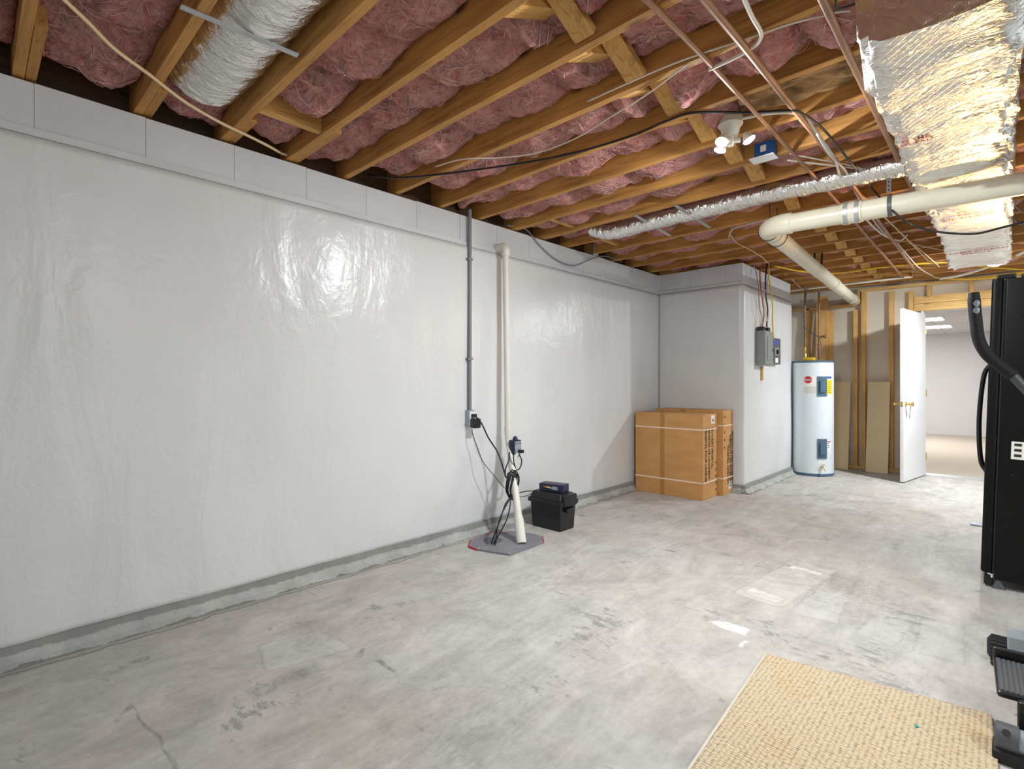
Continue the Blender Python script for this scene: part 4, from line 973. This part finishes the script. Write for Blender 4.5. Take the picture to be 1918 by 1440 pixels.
# leaning boards
def lean(px0, px1, ptop, label, mat, name='leaning_board', yb=8.22, y1=8.4, thick=.018, foot=None):
    a = at(px0, 700, y=yb).x; b_ = at(px1, 700, y=yb).x
    z1 = at((px0+px1)/2, ptop, y=y1).z
    th = math.atan2(y1-yb, z1); 
    mb = MB(); P = [Vector((a, yb, .002)), Vector((b_, yb, .002)), Vector((b_, y1, z1)), Vector((a, y1, z1))]
    mb.prism(P, (0, thick, 0)); return tag(mb.build(name, mat, bevel=.002), label, 'board')
lean(1556, 1588, 715, 'tan composite board leaning on the studs just right of the water heater', 'tan')
lean(1621, 1663, 715, 'tan composite board leaning between studs left of the open door', 'tan')
lean(1524, 1545, 556, 'tall pale lumber board leaning behind the water heater pipes', 'wood_z', 'lumber_board', 8.2, 8.35, .03)
lean(1546, 1557, 583, 'shorter pale lumber board leaning behind the water heater, right one', 'wood_z', 'lumber_board', 8.24, 8.38, .03)
# ---------------------------------------------------------------- door
hinge = Vector((2.245, 8.43, 0)); free = Vector((2.115, 7.60, 0)); dd = (free-hinge); Ld = dd.length; dd.normalize()
ang = math.atan2(dd.y, dd.x)
d1 = bpy.data.objects.new('door_1', None); COL.objects.link(d1); d1.location = hinge; d1.rotation_euler = (0, 0, ang); d1['kind'] = 'structure'
MB().box((0, -.0, .012), (Ld, .036, 2.055)).build('door_panel', 'white', d1, local=True, bevel=.002)
for s_, nm in ((1, .036), (-1, 0)):
    k = MB().lathe((Ld-.065, nm, .93), [(.03, 0), (.03, .006), (.012, .012), (.011, .04), (.022, .05), (.028, .062), (.024, .075), (.006, .08)], 20, (0, s_, 0)).build('door_knob', 'brass', d1, local=True, smooth=True)
MB().box((Ld+.0002, .008, .9), (Ld+.002, .028, .96)).build('latch_plate', 'brass', d1, local=True)
for z in (.25, 1.05, 1.85): MB().tube([(.0, .04, z-.045), (.0, .04, z+.045)], .007, 8).build('hinge', 'brass', d1, local=True, smooth=True)
qd = at(1699, 770, x=2.20)
MB().tube(smooth_path([(Ld-.065, .078, .925), (Ld-.063, .086, .90), (Ld-.06, .080, .82), (Ld-.066, .075, .76)]), .004, 6).build('key_cord', 'greyink', d1, local=True, smooth='all')
# ---------------------------------------------------------------- room beyond
struct(MB().box((DX0-.02, YS+.0, -.06), (DX1+.02, YS+.2, .004)).build('trim_5', 'galv'))
struct(MB().box((-.5, YS+.12, -.06), (7, 15.5, .002)).build('floor_carpet', 'carpet'))
def blockrows(mb, x0, x1, y, z1):
    z = 0; r_ = 0
    while z < z1:
        x = x0 + (-.2 if r_ % 2 else 0)
        while x < x1: mb.box((max(x, x0), y+random.uniform(0, .001), z), (min(x1, x+.397), y+.1, min(z1, z+.197))); x += .4
        z += .2; r_ += 1
    return mb
mb = MB(); mb.box((-.5, 15.404, 0), (7, 15.5, 2.32)); blockrows(mb, 1.2, 4.6, 15.4, 2.3)
struct(mb.build('wall_rear', 'blockwhite'))
struct(MB().box((-.6, YS+.2, 0), (-.5, 15.5, 2.32)).build('wall_rear_left', 'blockwhite'))
struct(MB().box((7, YS+.2, 0), (7.1, 15.5, 2.32)).build('wall_rear_right', 'blockwhite'))
struct(MB().box((-.5, YS+.106, 0), (DX0-.04, YS+.2, 2.32)).box((DX1+.03, YS+.106, 0), (7, YS+.2, 2.32)).box((DX0-.04, YS+.106, hz0), (DX1+.03, YS+.2, 2.32)).build('wall_partition', 'blockwhite'))
struct(MB().box((-.6, YS+.106, 2.30), (7.1, 15.5, 2.36)).build('ceiling_tiles', 'tile'))
for k, (py, pxa, pxb, nm) in enumerate(((597, 1722, 1771, 'nearer'), (612, 1722, 1786, 'farther'))):
    c = at(1745, py, z=2.30); xe = at(pxb, py, z=2.3).x
    t = thing('troffer_light', 'bright rectangular ceiling light panel in the next room, %s one' % nm, 'ceiling light', (xe-.6, c.y, 2.29), 'light panels in the next room')
    MB().box((xe-1.2, c.y-.3, 2.290), (xe, c.y+.3, 2.299)).build('light_frame', 'white', t)
    MB().box((xe-1.17, c.y-.27, 2.286), (xe-.03, c.y+.27, 2.2895)).build('diffuser', 'panelglow', t)

# ---------------------------------------------------------------- water heater
hx, hy, hr = 1.19, 7.60, .243; ht = at(1523, 676, s=6.75).z
wh = thing('water_heater', 'tall white cylindrical water heater with blue access covers beside the wall corner', 'water heater', (hx, hy, 0))
MB().lathe((hx, hy, .03), [(hr, 0), (hr, ht-.055)], 56).build('tank', 'heater', wh, smooth=True)
MB().lathe((hx, hy, .002), [(hr-.01, 0), (hr+.004, .005), (hr+.004, .03), (hr-.001, .035)], 56).build('base_ring', 'heaterblue', wh, smooth=True)
MB().lathe((hx, hy, ht-.028), [(hr-.001, 0), (hr+.004, .003), (hr+.004, .022), (hr-.02, .028), (.02, .03)], 56).build('top_cap', 'heaterblue', wh, smooth=True)
def cyl_patch(px0, px1, py0, py1, off=.002, th=.002, r=hr, nseg=10):
    """patch that follows the tank; pixel columns give bearing, rows give height at the tank front"""
    def ang_(px):
        d = (FWD + RGT*((px-959)/FPX)); o = Vector((CX-hx, CY-hy, 0)); a = d.dot(d); b2 = o.dot(d); c_ = o.dot(o)-r*r
        disc = max(0, b2*b2-a*c_); k = (-b2-math.sqrt(disc))/a; p = o+d*k; return math.atan2(p.y, p.x), k
    a0, k0 = ang_(px0); a1, k1 = ang_(px1); km = (k0+k1)/2
    zt_ = CZ + (717-py0)/FPX*km; zb2 = CZ + (717-py1)/FPX*km
    return a0, a1, zb2, zt_
def patch(name, mat, a0, a1, z0, z1, off, th):
    vs = []; fs = []; n = 10
    for k in range(n+1):
        a = a0+(a1-a0)*k/n
        for rr in (hr+off, hr+off+th):
            for z in (z0, z1): vs.append((hx+rr*math.cos(a), hy+rr*math.sin(a), z))
    for k in range(n):
        o = k*4; fs += [(o+2, o+6, o+7, o+3), (o, o+1, o+5, o+4), (o+1, o+3, o+7, o+5), (o, o+4, o+6, o+2)]
    fs += [(0, 2, 3, 1), (n*4, n*4+1, n*4+3, n*4+2)]
    return MB().add(vs, fs).build(name, mat, wh, smooth=True)
for (pa_, pb_) in ((705, 742), (822, 859)):
    a0, a1, z0, z1 = cyl_patch(1531, 1548, pa_, pb_); patch('access_cover', 'heaterblue', a0, a1, z0, z1, 0, .01)
    am = (a0+a1)/2; da = (a1-a0)*.27; patch('cover_bulge', 'heaterblue', am-da, am+da, z0+.05, z1-.05, .008, .022)
    for zz in (z0+.015, z1-.015):
        MB().sphere((hx+(hr+.012)*math.cos(am), hy+(hr+.012)*math.sin(am), zz), .006, 8).build('screw', 'galv', wh)
a0, a1, z0, z1 = cyl_patch(1506, 1529, 705, 738); patch('rating_label', 'paper', a0, a1, z0, z1, 0, .001)
la0, la1, lz0, lz1 = a0, a1, z0, z1
for k in range(7): patch('print_line', 'greyink', a0+.02, a1-.02, z0+.012+k*.013, z0+.016+k*.013, .001, .0006)
a0, a1, z0, z1 = cyl_patch(1549, 1558, 711, 738); patch('energy_label', 'yellowpaper', a0, a1, z0, z1, 0, .001)
for k in range(6): patch('print_line', 'blackink', a0+.03, a1-.03, z0+.02+k*.026, z0+.024+k*.026, .001, .0006)
a0, a1, z0, z1 = cyl_patch(1549, 1557, 705, 709); patch('blue_label', 'glass_label', a0, a1, z0, z1, 0, .001)
a0, a1, z0, z1 = cyl_patch(1549, 1556, 825, 846); patch('warning_label', 'paper', a0, a1, z0, z1, 0, .001)
patch('print_line', 'redink', a0+.01, a1-.01, z1-.02, z1-.008, .001, .0006)
for k in range(3): patch('print_line', 'blackink', a0+.04, a0+.12, z0+.05+k*.025, z0+.06+k*.025, .001, .0006)
a0, a1, _, _ = cyl_patch(1507, 1520, 705, 717); am = (a0+a1)/2; zc_ = CZ+(717-711)/FPX*6.5
nrm = Vector((math.cos(am), math.sin(am), 0)); tan_ = Vector((-math.sin(am), math.cos(am), 0))
oc = Vector((hx, hy, zc_)) + nrm*(hr+.0005)
MB().lathe(oc, [(.045, 0), (.045, .004)], 28, nrm).build('logo_disc', 'redink', wh)
text('Rheem', 'lettering', .034, 'paper', wh, Matrix.Translation(-wh.location) @ frame(oc+nrm*.0052, tan_, (0, 0, 1)), .0005)
a0, a1, z0, z1 = cyl_patch(1536, 1544, 875, 883); am = (a0+a1)/2; nr = Vector((math.cos(am), math.sin(am), 0)); vc = Vector((hx, hy, .12))+nr*hr
MB().tube([vc, vc+nr*.05, vc+nr*.07+Vector((0, 0, -.03))], .012, 12).build('drain_valve', 'brass', wh, smooth=True)
MB().lathe(vc+nr*.03+Vector((0, 0, .01)), [(.006, 0), (.006, .02), (.02, .022), (.02, .028)], 12).build('valve_knob', 'brass', wh, smooth=True)
# pipes on top
tp = lambda px, py, y: at(px, py, y=y)
a = Vector((tp(1508, 600, 7.6).x, 7.6, ht)); 
MB().tube([a, a+Vector((0, 0, .98))], .012, 12).build('cold_pipe', 'copper', wh, smooth=True)
MB().lathe(a+Vector((0, 0, .02)), [(.02, 0), (.02, .08), (.015, .09), (.02, .10), (.02, .16)], 14).build('union_fitting', 'brass', wh, smooth=True)
b_ = Vector((tp(1534, 600, 7.6).x, 7.6, ht))
MB().tube([b_, b_+Vector((0, 0, .93))], .012, 12).build('hot_pipe', 'copper', wh, smooth=True)
MB().lathe(b_+Vector((0, 0, .02)), [(.018, 0), (.02, .04), (.014, .05), (.02, .08), (.014, .09), (.02, .13), (.014, .15), (.018, .2)], 14).build('flex_connector', 'copper', wh, smooth=True)
v = b_+Vector((0, 0, .31))
MB().tube([v, v+Vector((.07, 0, 0))], .013, 12).build('shutoff_valve', 'copper', wh, smooth=True)
MB().lathe(v+Vector((.07, 0, 0)), [(.03, 0), (.03, .012), (.01, .014)], 10, (1, 0, 0)).build('valve_wheel', 'copper', wh, smooth=True)
cable('electric_cable', [b_+Vector((.0, -.03, .0)), b_+Vector((.04, -.03, .12)), b_+Vector((.0, -.03, .30)), b_+Vector((-.14, -.03, .42)), a+Vector((-.005, -.03, .62)), a+Vector((.01, -.02, .85)), a+Vector((.04, 0, .98))], .006, 'greydark', '', parent=wh)
tag(MB().rbox((a.x-.005, 7.50, ht+.004), (a.x+.13, 7.58, ht+.045), .012).build('insulation_scrap', 'yellow', smooth=True), 'small yellow foam scrap lying on top of the water heater', 'foam scrap')

# ---------------------------------------------------------------- fridge
fr = thing('refrigerator', 'tall black refrigerator seen from its side at the right edge', 'refrigerator', (2.915, 4.06, 0))
MB().rbox((.058, 0, .055), (.76, .90, 1.775), .008).build('cabinet', 'fridge', fr, local=True, smooth=True)
MB().rbox((-.0, .004, .085), (.05, .40, 1.78), .014).build('freezer_door', 'fridge', fr, local=True, smooth=True)
dr2 = MB().rbox((-.0, .41, .085), (.05, .896, 1.78), .014).build('fridge_door', 'fridge', fr, local=True, smooth=True)
MB().box((.05, .012, .09), (.058, .89, 1.77)).build('door_gasket', 'rubber', fr, local=True)
for yy in (.36, .45):
    MB().tube(smooth_path([(.004, yy, .62), (-.028, yy, .70), (-.042, yy, .95), (-.028, yy, 1.22), (.004, yy, 1.30)], 6), .012, 10).build('door_handle', 'blackp', fr, local=True, smooth='all')
MB().rbox((.02, .01, 1.776), (.10, .06, 1.80), .006).build('top_hinge', 'blackp', fr, local=True)
MB().rbox((.12, .02, 1.776), (.7, .86, 1.80), .01).build('top_cover', 'blackp', fr, local=True)
MB().tube([(.05, .02, .06), (.05, .02, .075), (.03, .02, .082)], .006, 8).build('hinge_bracket', 'white', fr, local=True)
MB().rbox((.015, .02, .012), (.055, .08, .075), .01).build('front_roller', 'blackp', fr, local=True)
MB().prism([(.05, .01, .002), (.11, .01, .002), (.085, .01, .055), (.07, .01, .055)], (0, .05, 0)).build('leveling_foot', 'greydark', fr, local=True)
MB().box((.62, .03, .002), (.70, .1, .055)).build('rear_foot', 'greydark', fr, local=True)
bz = 1.18-(840-717)/FPX*2.93
bd = MB().rbox((.108, -.004, bz-.055), (.17, .001, bz+.045), .004).build('badge', 'paper', fr, local=True)
for k in range(3): MB().box((.120, -.0055, bz-.04+k*.03), (.15, -.0045, bz-.025+k*.03)).build('badge_mark', 'blackink', fr, local=True)
fr.rotation_euler = (0, math.radians(1.7), 0)
# ---------------------------------------------------------------- elliptical trainer
et = thing('elliptical_trainer', 'black and silver elliptical exercise machine cut off by the right edge', 'exercise machine', (3.25, 2.6, 0))
YE = 2.5; G = lambda px, py: at(px, py, y=YE)
grip = smooth_path([G(1824, 548), G(1825, 570), G(1828, 600), G(1833, 635), G(1848, 663), G(1872, 684), G(1899, 705)], 6)
gr_ = MB().tube(grip, .026, 18, True, [.0155+(.003 if k > 3 else 0.0007*k) for k in range(len(grip))]).build('handlebar_grip', 'rubber', et, smooth=True)
for k, (py) in enumerate((569, 582)):
    c = G(1829, py)+Vector((.0, -.016, 0)); MB().sphere(c, .0135, 12, (.72, .3, 1.0)).build('pulse_sensor', 'silver', gr_, smooth='all')
e_ = G(1899, 705); f_ = G(1930, 738)
g2 = e_+(f_-e_).normalized()*.55
MB().tube([e_-(f_-e_)*.02, g2], .0145, 16).build('handlebar_tube', 'greydark', et, smooth=True)
MB().tube(smooth_path([g2-(f_-e_)*.1, g2+Vector((.08, 0, -.1)), (3.55, 2.5, .5), (3.5, 2.5, .12)]), .02, 14).build('lower_arm', 'greydark', et, smooth=True)
MB().tube([(3.62, 2.65, .06), (3.45, 2.65, 1.35)], .035, 16).build('mast', 'silver', et, smooth=True)
MB().rbox((3.36, 2.5, 1.3), (3.55, 2.8, 1.5), .02).build('console', 'blackp', et, smooth=True)
# front stabiliser with ribbed end cap
c0 = at(1856, 1210, z=.055); 
mx = Matrix.Translation(c0)
cap = MB(); cap.tube([c0+Vector((-.012, 0, 0)), c0+Vector((.0, 0, 0)), c0+Vector((.075, 0, .0))], .05, 20, True, [.032, .049, .049])
for k in range(20):
    a = 2*math.pi*k/20; cap.tube([c0+Vector((.0, math.cos(a)*.049, math.sin(a)*.049)), c0+Vector((.072, math.cos(a)*.049, math.sin(a)*.049))], .004, 5)
cap.build('end_cap', 'rubber', et, smooth=True)
MB().rbox((c0.x+.05, c0.y-.055, .03), (c0.x+.65, c0.y+.055, .135), .008).build('front_stabilizer', 'silver', et, smooth=True)
MB().rbox((c0.x+.2, 2.3, .05), (c0.x+.28, c0.y-.05, .11), .008).build('frame_rail', 'silver', et, smooth=True)
# pedal
pc = at(1928, 1274, z=.19)
rot = Matrix.Translation(pc) @ Matrix.Rotation(math.radians(4), 4, 'Z') @ Matrix.Rotation(math.radians(14), 4, 'X')
MB().rbox((-.085, -.1, -.022), (.2, .1, .0), .02, rot).build('pedal', 'blackp', et, smooth=True)
MB().rbox((-.085, .082, -.02), (.2, .1, .035), .008, rot).build('pedal_rim', 'blackp', et, smooth=True)
pr = MB()
pr.box((-.078, -.09, .0), (.19, .078, .002), rot)
for k in range(22): pr.box((-.074+k*.0125, -.088, .002), (-.067+k*.0125, .075, .005), rot)
pr.build('tread_strip', 'greydark', et)
MB().sphere(at(1863, 1242, z=.16), .0125, 12).build('pivot_bolt', 'blackp', et, smooth='all')
MB().rbox((pc.x-.03, pc.y-.12, .06), (pc.x+.15, pc.y-.05, .16), .01).build('pedal_bracket', 'blackp', et, smooth=True)
MB().tube([at(1863, 1242, z=.16), at(1863, 1242, z=.16)+Vector((.3, 0, 0))], .006, 8).build('pivot_rod', 'blackp', et)
# rear stabiliser tube
c1 = at(1899, 1386, z=.065)
MB().tube([c1+Vector((.0, 0, 0)), c1+Vector((.6, 0, 0))], .036, 22).build('rear_stabilizer', 'silver', et, smooth=True)
cp2 = MB().tube([c1+Vector((-.045, 0, 0)), c1+Vector((-.04, 0, 0)), c1+Vector((.012, 0, 0))], .045, 22, True, [.036, .042, .042]).build('tube_end_cap', 'greydark', et, smooth=True)
MB().lathe(c1+Vector((-.017, -.0293, .0293)), [(.010, 0), (.010, .002)], 14, (0, -1, 1)).build('cap_hole', 'blackink', et)
MB().rbox((c1.x-.05, c1.y-.05, .002), (c1.x+.25, c1.y+.05, .04), .012).build('rubber_foot', 'rubber', et, smooth=True)
# ---------------------------------------------------------------- rug
R0 = at(1435, 1230, z=0); R1 = at(1858, 1345, z=0); RL = at(1297, 1440, z=0); RR = at(1868, 1440, z=0)
ld = (RL-R0).normalized(); 
R3 = R0+ld*1.5; R2 = R1+(ld*.6+(RR-R1).normalized()*.4).normalized()*1.5
rg = thing('sisal_rug', 'tan woven sisal rug lying on the concrete floor at bottom right', 'rug', ((R0+R1+R2+R3)/4))
nx, ny = 60, 110; vs = []; fs = []
for j in range(ny+1):
    for i in range(nx+1):
        u, v = i/nx, j/ny; p = (R0*(1-u)+R1*u)*(1-v)+(R3*(1-u)+R2*u)*v
        vs.append((p.x, p.y+.004*noise.noise(Vector((u*9, v*9, 0))), .013+.0012*noise.noise(Vector((u*20, v*40, 1)))))
for j in range(ny):
    for i in range(nx): q = j*(nx+1)+i; fs.append((q, q+nx+1, q+nx+2, q+1))
o = MB().add(vs, fs).build('weave', 'sisal', rg, smooth='all'); s = o.modifiers.new('s', 'SOLIDIFY'); s.thickness = .011; s.offset = -1
MB().tube([R0+Vector((-.003, 0, .008)), R3+Vector((-.003, 0, .008))], .007, 8).build('binding', 'whitecable', rg, smooth='all')
q = at(1717, 1360, z=.015); tag(MB().lathe((q.x, q.y, .0145), [(.006, 0), (.006, .003), (.003, .005)], 10).build('teal_bead', 'teal'), 'tiny teal bead lying on the sisal rug', 'bead')
# small metal piece by the fridge
q = at(1830, 983, z=0)
tag(MB().rbox((q.x-.04, q.y-.05, .001), (q.x+.09, q.y+.05, .012), .003).build('metal_plate', 'silver', smooth=True), 'small pale metal plate on the floor left of the refrigerator', 'plate')
